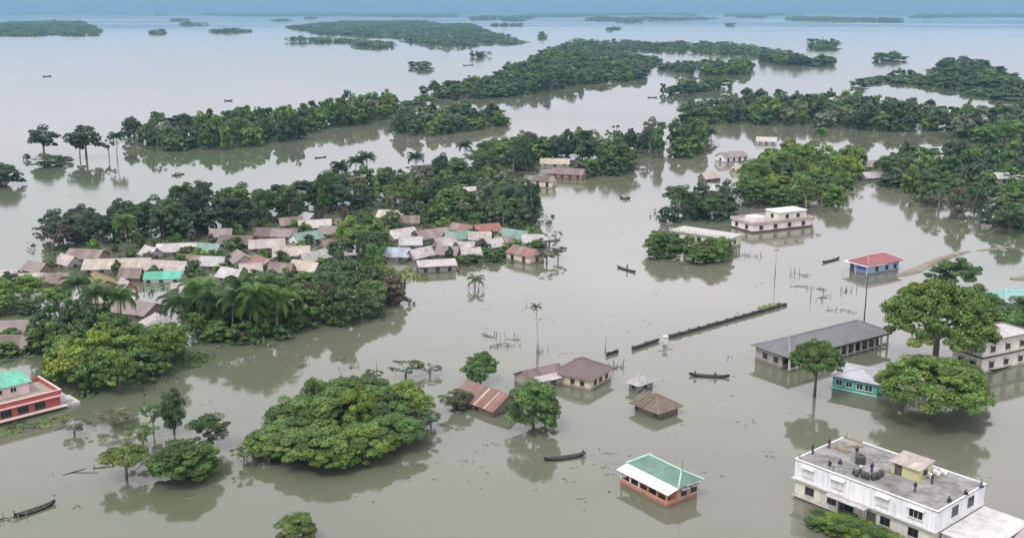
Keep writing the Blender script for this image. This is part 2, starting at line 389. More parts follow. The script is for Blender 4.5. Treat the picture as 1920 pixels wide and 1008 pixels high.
TINT = {  # leaf colours
 'dark': (0.066,0.114,0.044), 'deep': (0.050,0.084,0.048), 'green': (0.088,0.160,0.040), 'fresh': (0.115,0.195,0.040),
 'bright': (0.165,0.235,0.036), 'olive': (0.108,0.168,0.042), 'grey': (0.135,0.152,0.100), 'brownish': (0.100,0.090,0.070) }
WORD = {'dark':'dark green','deep':'blackish green','green':'mid green','fresh':'fresh green','bright':'yellow green','olive':'olive green','grey':'grey green','brownish':'bare brownish'}
SHAPE = {'round':'round crowned','bushy':'bushy low branched','umbrella':'flat topped spreading','tall':'tall narrow','sparse':'sparse thin','spread':'wide many stemmed','dome':'wide domed'}
_rt = random.Random(77)
def tree(x, y, h, w, kind, tint, label, group=None, lod='mid', name=None, idx=None, z=0.0, cat='tree'):
    L = PROTO[(lod, kind)]; cm, tm = L[_rt.randrange(len(L)) if idx is None else idx % len(L)]
    nm = name or {'round':'leafy_tree','bushy':'bushy_tree','umbrella':'spreading_tree','tall':'tall_tree','sparse':'sparse_tree','spread':'thicket_tree','dome':'spreading_tree','parasol':'spreading_tree','ball':'bushy_tree'}[kind]
    e = empty(nm, (x, y, z), _rt.uniform(0, 6.28)); e.scale = (w/10, w/10*_rt.uniform(.9,1.1), h/10)
    link('trunk', tm, e); c = link('crown', cm, e)
    t = TINT[tint]; j = _rt.uniform(0.85, 1.15); k = _rt.uniform(-0.08, 0.08)
    c.color = (t[0]*j*(1+k), t[1]*j, t[2]*j*(1-k), 1)
    tag(e, label, cat, group)
    return e
ORD = ['zeroth','first','second','third','fourth','fifth','sixth','seventh','eighth','ninth','tenth','eleventh','twelfth','thirteenth','fourteenth','fifteenth','sixteenth','seventeenth','eighteenth','nineteenth']
TENS = {20:'twent',30:'thirt',40:'fort',50:'fift',60:'sixt',70:'sevent',80:'eight',90:'ninet'}
def ordinal(n):
    if n < 20: return ORD[n]
    if n >= 100: return 'hundred and ' + ordinal(n-100) if n > 100 else 'hundredth'
    t, u = n//10*10, n % 10
    return TENS[t]+'ieth' if u == 0 else TENS[t]+'y '+ORD[u]

def palm_protos():
    fr = MB(); n = 15
    for s in (-1, 1):
        for i in range(n):
            t = (i+1)/n; L = 4.2; a = t*1.25
            p = Vector((L*math.sin(a)/1.25, 0, 1.35*math.sin(a*1.5) - 2.1*t*t)); ll = (1.15*math.sin(math.pi*min(1, t*0.85+0.12))+0.18)
            d = Vector((0.45, s*0.85, -0.55)).normalized()*ll; wv = Vector((0.16, 0, 0.05))
            fr.add([p-wv, p+wv, p+d], [(0,1,2)] if s > 0 else [(0,2,1)])
    pts = []
    for i in range(7):
        t = i/6; a = t*1.25; pts.append((4.2*math.sin(a)/1.25, 0, 1.35*math.sin(a*1.5)-2.1*t*t))
    fr.tube(pts, [0.07,0.06,0.05,0.045,0.04,0.03,0.02], 4)
    me = fr.mesh('frond', LEAF)
    ca = me.color_attributes.new('tint', 'FLOAT_COLOR', 'POINT')
    rr = np.random.default_rng(4); g = 0.85+0.4*rr.random(len(me.vertices))
    ca.data.foreach_set('color', np.stack([g, g, g, np.ones_like(g)], 1).astype(np.float32).ravel())
    return me
FROND = palm_protos()
def palm(px, py, h, label, tint='green', size=1.0, group=None, cat='palm tree', name='coconut_palm', thin=1.0, nf=24, bark=None):
    p = G(px, py); r = _rt; e = empty(name, p, r.uniform(0, 6.28))
    lean = r.uniform(0.3, 1.3)*thin
    m = MB().tube([(0,0,-1),(lean*.1,0,h*.3),(lean*.45,0,h*.7),(lean,0,h)], [0.26*thin,0.2*thin,0.16*thin,0.13*thin], 7)
    m.build('trunk', bark or BARKG, e, smooth=True)
    t = TINT[tint]
    for i in range(nf):
        a = i*2.399; up = (i/nf)
        f = link('frond', FROND, e, (lean, 0, h), (r.uniform(-.25,.25), -0.5*(1-up)*-1.2 - up*0.75 + r.uniform(-.1,.1), a), (size*r.uniform(.85,1.1),)*3)
        j = r.uniform(.8,1.25); f.color = (t[0]*j, t[1]*j, t[2]*j, 1)
    tag(e, label, cat, group)
    return e

def inpoly(x, y, P):
    c = False; n = len(P)
    for i in range(n):
        x1, y1 = P[i]; x2, y2 = P[i-1]
        if (y1 > y) != (y2 > y) and x < (x2-x1)*(y-y1)/(y2-y1)+x1: c = not c
    return c
HOUSES = []    # footprints (centre, radius) kept free of trees
def fill(poly, spacing, seed, clear=None):
    """evenly random points inside a footprint given at the waterline"""
    rng = random.Random(seed); W = [G(*p) for p in poly]; P = [(q.x, q.y) for q in W]
    x0, x1 = min(p[0] for p in P), max(p[0] for p in P); y0, y1 = min(p[1] for p in P), max(p[1] for p in P)
    pts = []; grid = {}
    tries = int((x1-x0)*(y1-y0)/(spacing*spacing)*5)+60
    for _ in range(tries):
        x, y = rng.uniform(x0, x1), rng.uniform(y0, y1)
        if not inpoly(x, y, P): continue
        if clear and math.sin(x*clear*1.3+seed)+math.sin(y*clear*.7+2.1*seed)+math.sin((x+y)*clear*.9+seed*.7)+rng.uniform(-.5,.5) > 1.15: continue
        gx, gy = int(x//spacing), int(y//spacing)
        if any((x-a)**2+(y-b)**2 < spacing*spacing for i in (-1,0,1) for j in (-1,0,1) for (a, b) in grid.get((gx+i, gy+j), ())): continue
        if any((x-hx)**2+(y-hy)**2 < hr*hr for hx, hy, hr in HOUSES): continue
        grid.setdefault((gx, gy), []).append((x, y)); pts.append((x, y))
    return pts
BELTS = []
def belt(place, poly, spacing, hr, wr, kinds, tints, seed, cat='tree'):
    BELTS.append((place, poly, spacing, hr, wr, kinds, tints, seed))

# ------------------------------------------------------------------ building kit (local frame: x along the front, y into depth, z up from the water)
_cache = {}
def cached(key, fn):
    if key not in _cache: _cache[key] = fn()
    return _cache[key]
def window(parent, loc, rz, w=1.2, h=1.2, frame=FRAMEW, bars=2, shade=False, sill=True, shade_mat=None):
    """frame with mullions > pane, sill, sunshade; outward is local -y"""
    def fr():
        m = MB(); t = 0.07
        m.box(-w/2-t, -w/2, -0.06, 0.02, -t, h+t).box(w/2, w/2+t, -0.06, 0.02, -t, h+t)
        m.box(-w/2, w/2, -0.055, 0.02, -t, 0).box(-w/2, w/2, -0.055, 0.02, h, h+t)
        for i in range(1, bars): x = -w/2+w*i/bars; m.box(x-0.03, x+0.03, -0.05, 0.02, 0, h)
        return m.mesh('window', frame)
    def pn(): return MB().box(-w/2, w/2, -0.025, 0.01, 0, h).mesh('pane', GLASS)
    o = link('window', cached(('wf', w, h, bars, frame.name), fr), parent, loc, (0, 0, rz))
    link('pane', cached(('wp', w, h), pn), o)
    if sill: link('sill', cached(('ws', w), lambda: MB().box(-w/2-.15, w/2+.15, -0.16, 0.02, -0.16, -0.075).mesh('sill', CONCL)), o)
    if shade: link('sunshade', cached(('wh', w, (shade_mat or CONCL).name), lambda: MB().slab([(-w/2-.3,-.55,h+.2),(w/2+.3,-.55,h+.2),(w/2+.3,.02,h+.32),(-w/2-.3,.02,h+.32)], .09).mesh('sunshade', shade_mat or CONCL)), o)
    return o
def door(parent, loc, rz, w=1.0, h=1.6, m=WOOD):
    o = link('door', cached(('d', w, h, m.name), lambda: MB().box(-w/2, w/2, -0.04, 0.02, -0.5, h).mesh('door', m)), parent, loc, (0, 0, rz))
    link('frame', cached(('df', w, h), lambda: MB().box(-w/2-.08, -w/2, -.07, .02, -.5, h+.08).box(w/2, w/2+.08, -.07, .02, -.5, h+.08).box(-w/2, w/2, -.07, .02, h, h+.08).mesh('frame', FRAMED)), o)
    return o
def sheet_mesh(w, s, m, waves=4):
    def f():
        b = MB(); n = waves*2
        for k, dz in ((0, 0.0), (1, -0.03)):
            for i in range(n+1):
                z = (0.055 if i % 2 else 0.0) + dz
                b.v.append((w*i/n, 0, z)); b.v.append((w*i/n, s, z))
        o = 2*(n+1)
        for i in range(n):
            b.f.append((2*i, 2*i+2, 2*i+3, 2*i+1)); b.f.append((o+2*i+1, o+2*i+3, o+2*i+2, o+2*i))
            b.f.append((2*i, o+2*i, o+2*i+2, 2*i+2)); b.f.append((2*i+1, 2*i+3, o+2*i+3, o+2*i+1))
        b.f.append((0, 1, o+1, o)); b.f.append((2*n, o+2*n, o+2*n+1, 2*n+1))
        return b.mesh('roof_sheet', m)
    return cached(('sh', round(w,2), round(s,2), m.name), f)
def gable_roof(parent, L, W, hw, rise, roof, ov=0.4, sheet=1.6, jit=0.02, seed=0, x0=0.0, y0=0.0, ridge=None, alt=None, miss=()):
    rng = random.Random(seed+int(L*100)); a = math.atan2(rise, W/2); s = (W/2+ov)/math.cos(a)
    n = max(2, round((L+2*ov)/sheet)); w = (L+2*ov)/n; z0 = hw - ov*math.tan(a)
    for side in (0, 1):
        for i in range(n):
            if (side, i) in miss: continue
            me = sheet_mesh(w*1.02, s, alt if alt and rng.random() < 0.25 else roof)
            dz = 0.04 + rng.uniform(0, jit) + (i % 2)*0.012
            if side == 0: link('roof_sheet', me, parent, (x0-ov+i*w, y0-ov, z0+dz), (a+rng.uniform(-jit,jit)*.3, 0, rng.uniform(-jit,jit)*.3))
            else: link('roof_sheet', me, parent, (x0-ov+(i+1)*w, y0+W+ov, z0+dz), (a+rng.uniform(-jit,jit)*.3, 0, math.pi+rng.uniform(-jit,jit)*.3))
    m = MB(); t = hw+rise+0.13
    m.slab([(x0-ov,y0+W/2-.28,t-.1-.28*math.tan(a)*.6),(x0+L+ov,y0+W/2-.28,t-.1-.28*math.tan(a)*.6),(x0+L+ov,y0+W/2,t),(x0-ov,y0+W/2,t)], .03)
    m.slab([(x0+L+ov,y0+W/2+.28,t-.1-.28*math.tan(a)*.6),(x0-ov,y0+W/2+.28,t-.1-.28*math.tan(a)*.6),(x0-ov,y0+W/2,t),(x0+L+ov,y0+W/2,t)], .03)
    m.build('ridge_cap', ridge or roof, parent)
def gable_wall(parent, L, W, hw, rise, m, x0=0.0, y0=0.0, deep=1.0):
    b = MB(); t = 0.1
    v = [(0,0,-deep),(L,0,-deep),(L,W,-deep),(0,W,-deep),(0,0,hw),(L,0,hw),(L,W,hw),(0,W,hw),(0,W/2,hw+rise-.02),(L,W/2,hw+rise-.02)]
    b.add([(x+x0,y+y0,z) for x,y,z in v], [(0,1,5,4),(2,3,7,6),(1,2,6,9,5),(3,0,4,8,7),(4,5,9,8),(7,8,9,6),(0,3,2,1)])
    return b.build('wall', m, parent)
def hip_roof(parent, L, W, hw, rise, roof, ov=0.5, cap=None, x0=0.0, y0=0.0, inset=None, capw=0.18):
    """four thick slopes > hip and ridge caps"""
    a, b, c, d = (x0-ov,y0-ov), (x0+L+ov,y0-ov), (x0+L+ov,y0+W+ov), (x0-ov,y0+W+ov)
    k = W/2+ov if inset is None else inset
    if L >= W: r0, r1 = (x0-ov+k, y0+W/2), (x0+L+ov-k, y0+W/2)
    else: k = L/2+ov; r0, r1 = (x0+L/2, y0-ov+k), (x0+L/2, y0+W+ov-k)
    z0, z1 = hw, hw+rise; P = lambda q, z: (q[0], q[1], z)
    if L >= W: faces = [[a,b,r1,r0],[c,d,r0,r1],[b,c,r1],[d,a,r0]]
    else: faces = [[d,a,r0,r1],[b,c,r1,r0],[a,b,r0],[c,d,r1]]
    top = {r0, r1}
    for f in faces:
        q = [Vector(P(p, z1 if p in top else z0)) for p in f]; n = (q[1]-q[0]).cross(q[2]-q[0]).normalized()*0.06
        m = MB(); k = len(q); m.add([p+n*0.5 for p in q]+[p-n for p in q], [tuple(range(k)), tuple(range(2*k-1,k-1,-1))]+[(i, i+k, (i+1)%k+k, (i+1)%k) for i in range(k)])
        m.build('roof_slope', roof, parent)
    if cap:
        segs = [(a, r0 if L>=W else r0), (d, r0 if L>=W else r1), (b, r1 if L>=W else r0), (c, r1), ]
        for p, r in segs: MB().tube([P(p, z0+.05), P(r, z1+.06)], capw, 6).build('hip_cap', cap, parent)
        MB().tube([P(r0, z1+.08), P(r1, z1+.08)], capw, 6).build('ridge_cap', cap, parent)
def frame3(A, B, C, z):
    """ground frame of a rectangle from three corner pixels at height z (left, near, right)"""
    a, b, c = G(*A, z), G(*B, z), G(*C, z); u = b-a; u.z = 0; L = u.length; n = Vector((-u.y, u.x, 0))/L
    return Vector((a.x, a.y, 0)), math.atan2(u.y, u.x), L, max(2.0, (c-b).dot(n))
def keep_clear(o, rz, L, W, margin=1.5):
    u = Vector((math.cos(rz), math.sin(rz), 0)); n = Vector((-u.y, u.x, 0)); k = max(1, int(round(max(L, W)/min(L, W))))
    for i in range(k):
        f = (i+.5)/k; c = o + (u*L*f + n*W*.5 if L >= W else u*L*.5 + n*W*f); HOUSES.append((c.x, c.y, min(L, W)*.55+margin*.7))

# ------------------------------------------------------------------ village houses
ROOF = {k: tin(k, c, r) for k, c, r in (
 ('brown',(0.155,0.118,0.102),.4),('darkbrown',(0.115,0.088,0.080),.4),('rust',(0.205,0.105,0.085),.5),('red',(0.23,0.10,0.08),.6),
 ('white',(0.37,0.355,0.34),.65),('pinkish',(0.325,0.295,0.28),.6),('grey',(0.34,0.34,0.34),.4),('bluegrey',(0.30,0.33,0.38),.35),
 ('beige',(0.34,0.31,0.265),.5),('teal',(0.14,0.235,0.20),.45),('mint',(0.085,0.34,0.24),.35),('mauve',(0.20,0.168,0.158),.4),('cream',(0.38,0.345,0.28),.6))}
ROOF['thatch'] = mat('thatch', (0.20,0.165,0.075), 0.95, 0.3, 1.2, 0.6)
WALL = {k: plaster(k, c) for k, c in (('cream',(0.60,0.55,0.42)),('white',(0.72,0.72,0.72)),('brick',(0.28,0.17,0.13)),('grey',(0.33,0.32,0.30)),('brown',(0.20,0.15,0.12)),('tinwall',(0.24,0.235,0.225)),('green',(0.08,0.50,0.33)),('pink',(0.62,0.50,0.47)))}
RC = {'brown':'brown','darkbrown':'dark brown','rust':'rust red','red':'brick red','white':'white','pinkish':'pinkish white','grey':'grey','bluegrey':'blue grey','beige':'beige','teal':'teal green','mint':'bright green','mauve':'mauve brown','cream':'cream','thatch':'olive thatched'}
def village_house(px, py, L, W, ang, roof, wall, label, hw=1.35, rise=1.9, kind='gable', group='flooded village houses', sheet=1.7):
    """centre pixel of the house at eave height"""
    L *= .9; W *= .92; c = G(px, py, hw+.5); ang = ang*1.25 + random.Random(px*3+py).uniform(-38, 38)*(1.0 if L < 11 else .5); rz = R(ang); u = Vector((math.cos(rz), math.sin(rz), 0)); n = Vector((-u.y, u.x, 0))
    o = c - u*L/2 - n*W/2; o.z = 0
    e = empty('village_house', o, rz); s = int(px*7+py)
    keep_clear(o, rz, L, W)
    if kind == 'hip':
        MB().box(0, L, 0, W, -1, hw).build('wall', WALL[wall], e); hip_roof(e, L, W, hw, rise, ROOF[roof], .5, cap=ROOF[roof], capw=.12)
    elif kind == 'shed':
        b = MB(); b.add([(0,0,-1),(L,0,-1),(L,W,-1),(0,W,-1),(0,0,hw),(L,0,hw),(L,W,hw+rise),(0,W,hw+rise)], [(0,3,2,1),(4,5,6,7),(0,1,5,4),(1,2,6,5),(2,3,7,6),(3,0,4,7)]); b.build('wall', WALL[wall], e)
        a = math.atan2(rise, W); k = max(2, round((L+.8)/sheet)); w = (L+.8)/k; sl = (W+.8)/math.cos(a)
        for i in range(k): link('roof_sheet', sheet_mesh(w*1.02, sl, ROOF[roof]), e, (-.4+i*w, -.4, hw-.4*math.tan(a)+.05+(i%2)*.012), (a,0,0))
    else:
        gable_wall(e, L, W, hw, rise, WALL[wall]); gable_roof(e, L, W, hw, rise, ROOF[roof], seed=s, sheet=sheet, alt=ROOF['mauve'] if roof in ('brown','rust','darkbrown') else None)
    face = 0 if math.cos(rz) > 0 else 1
    yy = -0.005; r0 = 0
    k = max(1, int(L//3.2))
    for i in range(k):
        x = L*(i+.5)/k
        if i == k//2: door(e, (x, yy, 0), r0, 1.0, hw-.25, WOOD)
        else: window(e, (x, yy, .45), r0, 0.9, max(.5, hw-.95), FRAMED, 2, sill=False)
    window(e, (-.005, W*.5, .45), -math.pi/2, .9, max(.5, hw-.95), FRAMED, 2, sill=False)
    window(e, (L+.005, W*.5, .45), math.pi/2, .9, max(.5, hw-.95), FRAMED, 2, sill=False)
    tag(e, label, 'house', group)
    return e
VH = village_house
# left village
VH(163,476,11,7,8,'brown','brown','brown tin roofed house behind the long grey beige roof on the left')
VH(128,487,7,5,-20,'pinkish','grey','small pinkish white roofed house left of the brown roof, far left')
VH(222,494,19,8,6,'beige','grey','long grey beige roofed house in the left village')
VH(332,463,12,8,12,'white','tinwall','broad pale roofed house at the back of the left village', rise=1.6)
VH(283,471,6,5,-10,'white','grey','small white roofed hut left of the broad pale roof')
VH(312,498,13,6,6,'pinkish','white','pale pink roofed house with bright green lean-to in front')
VH(8,515,8,6,10,'pinkish','grey','pale roofed house cut by the left frame edge')
VH(190,528,12,8,-24,'thatch','brown','olive thatched house in front of the long grey beige roof', rise=2.0)
VH(236,534,6,4,-15,'pinkish','brick','small pinkish roofed hut right of the thatched house')
VH(217,556,10,4.5,-8,'cream','grey','narrow cream roofed house above the mauve brown roof')
VH(256,574,12,9,-38,'mauve','brown','large mauve brown roofed house behind the white gabled house', rise=1.8)
VH(294,606,10.5,7,-42,'white','brown','white roofed house with brown gable wall facing the water', hw=2.0, rise=1.6)
VH(42,612,16,6,-6,'mauve','grey','long mauve grey roofed house at the left frame edge above the red building')
VH(393,465,7,6,-8,'teal','tinwall','teal green roofed house beside the broad pale roof')
VH(444,450,11,6,-6,'darkbrown','brown','dark brown roofed house right of the teal green roof')
VH(520,436,14,6,-6,'darkbrown','brown','long dark brown roofed house at the back behind the pinkish roof')
VH(500,457,11,5.5,12,'pinkish','tinwall','pinkish white roofed house in the middle of the left village')
VH(493,489,9,7,-48,'rust','brick','dark red roofed house in the middle of the left village', rise=1.6)
VH(452,482,9,6.5,-30,'mauve','grey','dusky mauve roofed house left of the dark red roof')
VH(546,471,11,7,16,'beige','tinwall','beige roofed house right of the dark red roof')
VH(574,443,10,6,10,'teal','white','teal green roofed house with white edge at the back')
VH(590,420,11,5,8,'white','tinwall','white roofed house behind the teal green roof with white edge')
VH(573,405,10,5,-6,'grey','grey','grey roofed house farthest back in the left village')
VH(588,480,10,4,38,'white','tinwall','narrow white roofed house at the right of the beige roof')
VH(573,499,9,4.5,4,'cream','tinwall','pale roofed house below the narrow white roof')
VH(438,513,9,5.5,-12,'grey','grey','weathered grey roofed house below the dusky mauve roof')
VH(482,528,8,6.5,40,'white','tinwall','white gabled house behind the palm cluster')
VH(548,572,6,4.5,10,'white','tinwall','small white roofed hut among trees right of the palms')
VH(62,522,7,4.5,28,'cream','grey','cream roofed hut left of the thatched house')
VH(18,640,9,5,-12,'darkbrown','brown','dark roofed house at the left frame edge right above the red building')
VH(98,598,6,4,20,'bluegrey','grey','small blue grey roofed hut above the long mauve grey roof')
VH(362,487,6,4,-24,'brown','brown','small brown roofed hut right of the bright green lean-to')
VH(415,437,7,5,10,'mauve','brown','mauve roofed hut behind the teal green roof, left village')
VH(470,503,6,4,15,'pinkish','tinwall','little pinkish roofed hut right under the dusky mauve roof')
VH(528,502,7,4,-20,'brown','brick','brown roofed hut right of the dark red roof')
VH(620,456,7,5,12,'brown','brown','brown roofed hut at the right end of the left village')
VH(622,432,8,5,-14,'mauve','tinwall','mauve roofed house right of the teal roof with white edge')
VH(545,415,8,5,14,'brown','brown','brown roofed house left behind the white roof at the back')
VH(400,490,7,4.5,20,'grey','tinwall','grey roofed hut below the teal green roof, left village')
VH(345,540,6,4,-16,'pinkish','tinwall','pale hut right of the bright green lean-to near the palms')
VH(70,500,8,5,-18,'mauve','brown','mauve roofed hut at the far left below the bare trees')
VH(108,522,7,4.5,24,'brown','brown','brown roofed hut left below the long grey beige roof')
VH(150,556,7,4.5,-20,'grey','grey','grey roofed hut left below the thatched house')
VH(246,512,6,4,18,'brown','brick','brown roofed hut between the thatched house and the pale pink roof')
VH(650,420,8,5,-10,'brown','brown','brown roofed house in the trees between the two villages')
VH(660,470,7,4.5,16,'pinkish','tinwall','pinkish roofed hut in the trees between the two villages')
VH(700,470,7,4.5,-14,'mauve','brown','mauve roofed hut left of the blue grey roof, middle village')
# bright green lean-to front of the pink roofed house
def lean_to():
    p = G(303, 521, 1.4); rz = R(6); e = empty('lean_to', (p.x-4.6*math.cos(rz), p.y-4.6*math.sin(rz), 0), rz)
    MB().box(0, 9.2, 0, 2.2, -1, 1.0).build('wall', WALL['white'], e)
    a = math.atan2(1.6, 2.6)
    for i in range(6): link('roof_sheet', sheet_mesh(1.62, 3.1, ROOF['mint']), e, (-.2+i*1.6, -.3, 1.05+(i%2)*.012), (a,0,0))
    for x in (1.2, 4.4, 8): window(e, (x, -.005, .25), 0, 0.9, .6, FRAMED, 2, sill=False)
    tag(e, 'bright green sheet lean-to in front of the pale pink roof', 'lean-to'); HOUSES.append((p.x, p.y, 5))
lean_to()
# middle village
g2 = 'houses of the middle village'
VH(752,437,10,7,18,'white','grey','white roofed house at the left end of the middle village', group=g2)
VH(812,437,13,9,20,'brown','brown','big brown roofed house at the back of the middle village', rise=1.9, group=g2)
VH(868,428,9,6,-12,'rust','brick','rust red roofed house right of the big brown roof', group=g2)
VH(912,428,9,5,2,'red','brick','brick red roofed house at the back of the middle village', group=g2)
VH(856,442,8,5,8,'teal','tinwall','small teal roofed house in front of the rust red roof', group=g2)
VH(966,439,10,6,-8,'teal','tinwall','teal roofed house at the right of the brick red roof', group=g2)
VH(832,453,8,4.5,22,'pinkish','tinwall','pinkish grey roofed hut in front of the big brown roof', group=g2)
VH(862,461,10,4.5,-6,'white','tinwall','white roofed house below the small teal roof', group=g2)
VH(742,473,9,6,-8,'bluegrey','grey','blue grey roofed house beside the dark trees, middle village', group=g2)
VH(788,474,8,4,24,'white','tinwall','narrow pale roofed house behind the white shed at the water', group=g2)
VH(817,490,11,7,14,'white','tinwall','white sheet roofed shed standing at the water edge', hw=2.0, rise=1.0, group=g2)
VH(985,470,10,6.5,-14,'rust','cream','rust roofed house with cream wall at the right tip', hw=2.3, rise=1.5, group=g2)
VH(1003,448,8,4,10,'grey','grey','grey roofed shed behind the rust roofed house', group=g2)
VH(925,456,6,4,30,'white','tinwall','tiny white roofed hut among shrubs, middle village', group=g2)
VH(770,452,7,4.5,-16,'grey','grey','grey roofed hut between the white roof and the blue grey roof', group=g2)
VH(900,443,7,4.5,18,'pinkish','tinwall','pinkish roofed hut below the brick red roof', group=g2)
VH(882,474,6,4,-10,'white','tinwall','small white hut right of the white sheet shed', group=g2)
VH(840,470,7,4,10,'mauve','brown','mauve roofed hut behind the white sheet shed', group=g2)
VH(945,452,6,4,-22,'brown','brown','brown roofed hut left of the rust roofed cream house', group=g2)
VH(765,412,8,5,10,'brown','brown','brown roofed house behind the white roof of the middle village', group=g2)
g3 = 'houses among the trees behind the middle village'
VH(1012,334,13,7,-8,'darkbrown','cream','cream walled house with dark roof at the channel shore', hw=2.8, rise=1.5, group=g3)
VH(1066,322,15,7,-6,'brown','brick','long brown roofed house beside the cream walled house', hw=2.2, group=g3)
VH(893,352,16,7,12,'white','pink','white roofed two tone house among trees behind the middle village', hw=4.5, rise=1.0, group=g3)
VH(798,357,9,6,6,'white','tinwall','white roofed hut left of the white roofed two tone house', group=g3)
VH(736,338,13,6,4,'grey','grey','grey roofed house by dark trees at the back shore', group=g3)
VH(1040,303,14,6,-8,'cream','white','pale cream roof among trees behind the brown roof', group=g3)
VH(735,402,10,6,6,'cream','tinwall','cream roofed house above the white roof of the middle village', group=g3)
g4 = 'houses on the right hand peninsula'
VH(1372,290,15,8,18,'mauve','white','mauve roofed house with white wall at the peninsula head', hw=2.4, group=g4)
VH(1398,310,15,5,14,'cream','cream','low cream roofed house below the mauve roof', group=g4)
VH(1297,374,12,6,4,'white','tinwall','white roofed house among dark trees left of the pink building', group=g4)
VH(1348,352,9,6,-4,'grey','grey','grey roofed house behind the dark trees', group=g4)
VH(1642,306,19,9,8,'mauve','grey','wide mauve roofed house behind the bright green trees', group=g4)
VH(1643,328,15,6,20,'white','tinwall','white roofed house at the inlet shore', group=g4)
VH(1724,283,11,8,0,'white','white','white house behind the right hand trees', hw=3, group=g4)
VH(1764,297,19,6,6,'grey','tinwall','long grey roofed house right of the white house', group=g4)
VH(1868,330,10,7,-4,'grey','tinwall','grey shed standing in the right hand trees', hw=3, group=g4)
VH(1906,335,9,6,4,'white','white','white roofed house by the right frame edge', group=g4)
VH(1868,402,9,6,12,'white','white','white hut in the flooded shrubs at right', group=g4)
VH(1330,330,9,5,22,'beige','brown','beige roofed shed at the channel shore of the peninsula', group=g4)
VH(1702,302,9,6,-12,'brown','grey','brown roofed house between the mauve roof and the white house', group=g4)
VH(1815,330,9,6,14,'brown','brown','brown roofed house left of the grey shed at right', group=g4)
VH(1835,300,10,6,-8,'white','tinwall','pale roofed house behind the grey shed at right', group=g4)
VH(1437,262,11,7,-4,'white','white','white roofed house at the far tree line on the peninsula', group=g4)

# ------------------------------------------------------------------ large buildings
def frame2(A, B, z):
    a, b = G(*A, z), G(*B, z); u = b-a; u.z = 0
    return Vector((a.x, a.y, 0)), math.atan2(u.y, u.x), u.length
PWHITE = plaster('bright_white', (0.74,0.74,0.76), .5); PCREAM = plaster('pale_cream', (0.62,0.60,0.52), .5); PYEL = plaster('lime_yellow', (0.50,0.49,0.26), .4)
TRIM = mat('trim_grey', (0.42,0.42,0.40), .85, .15, .6, stain=(0.15,0.15,0.13), stain_amt=.5)

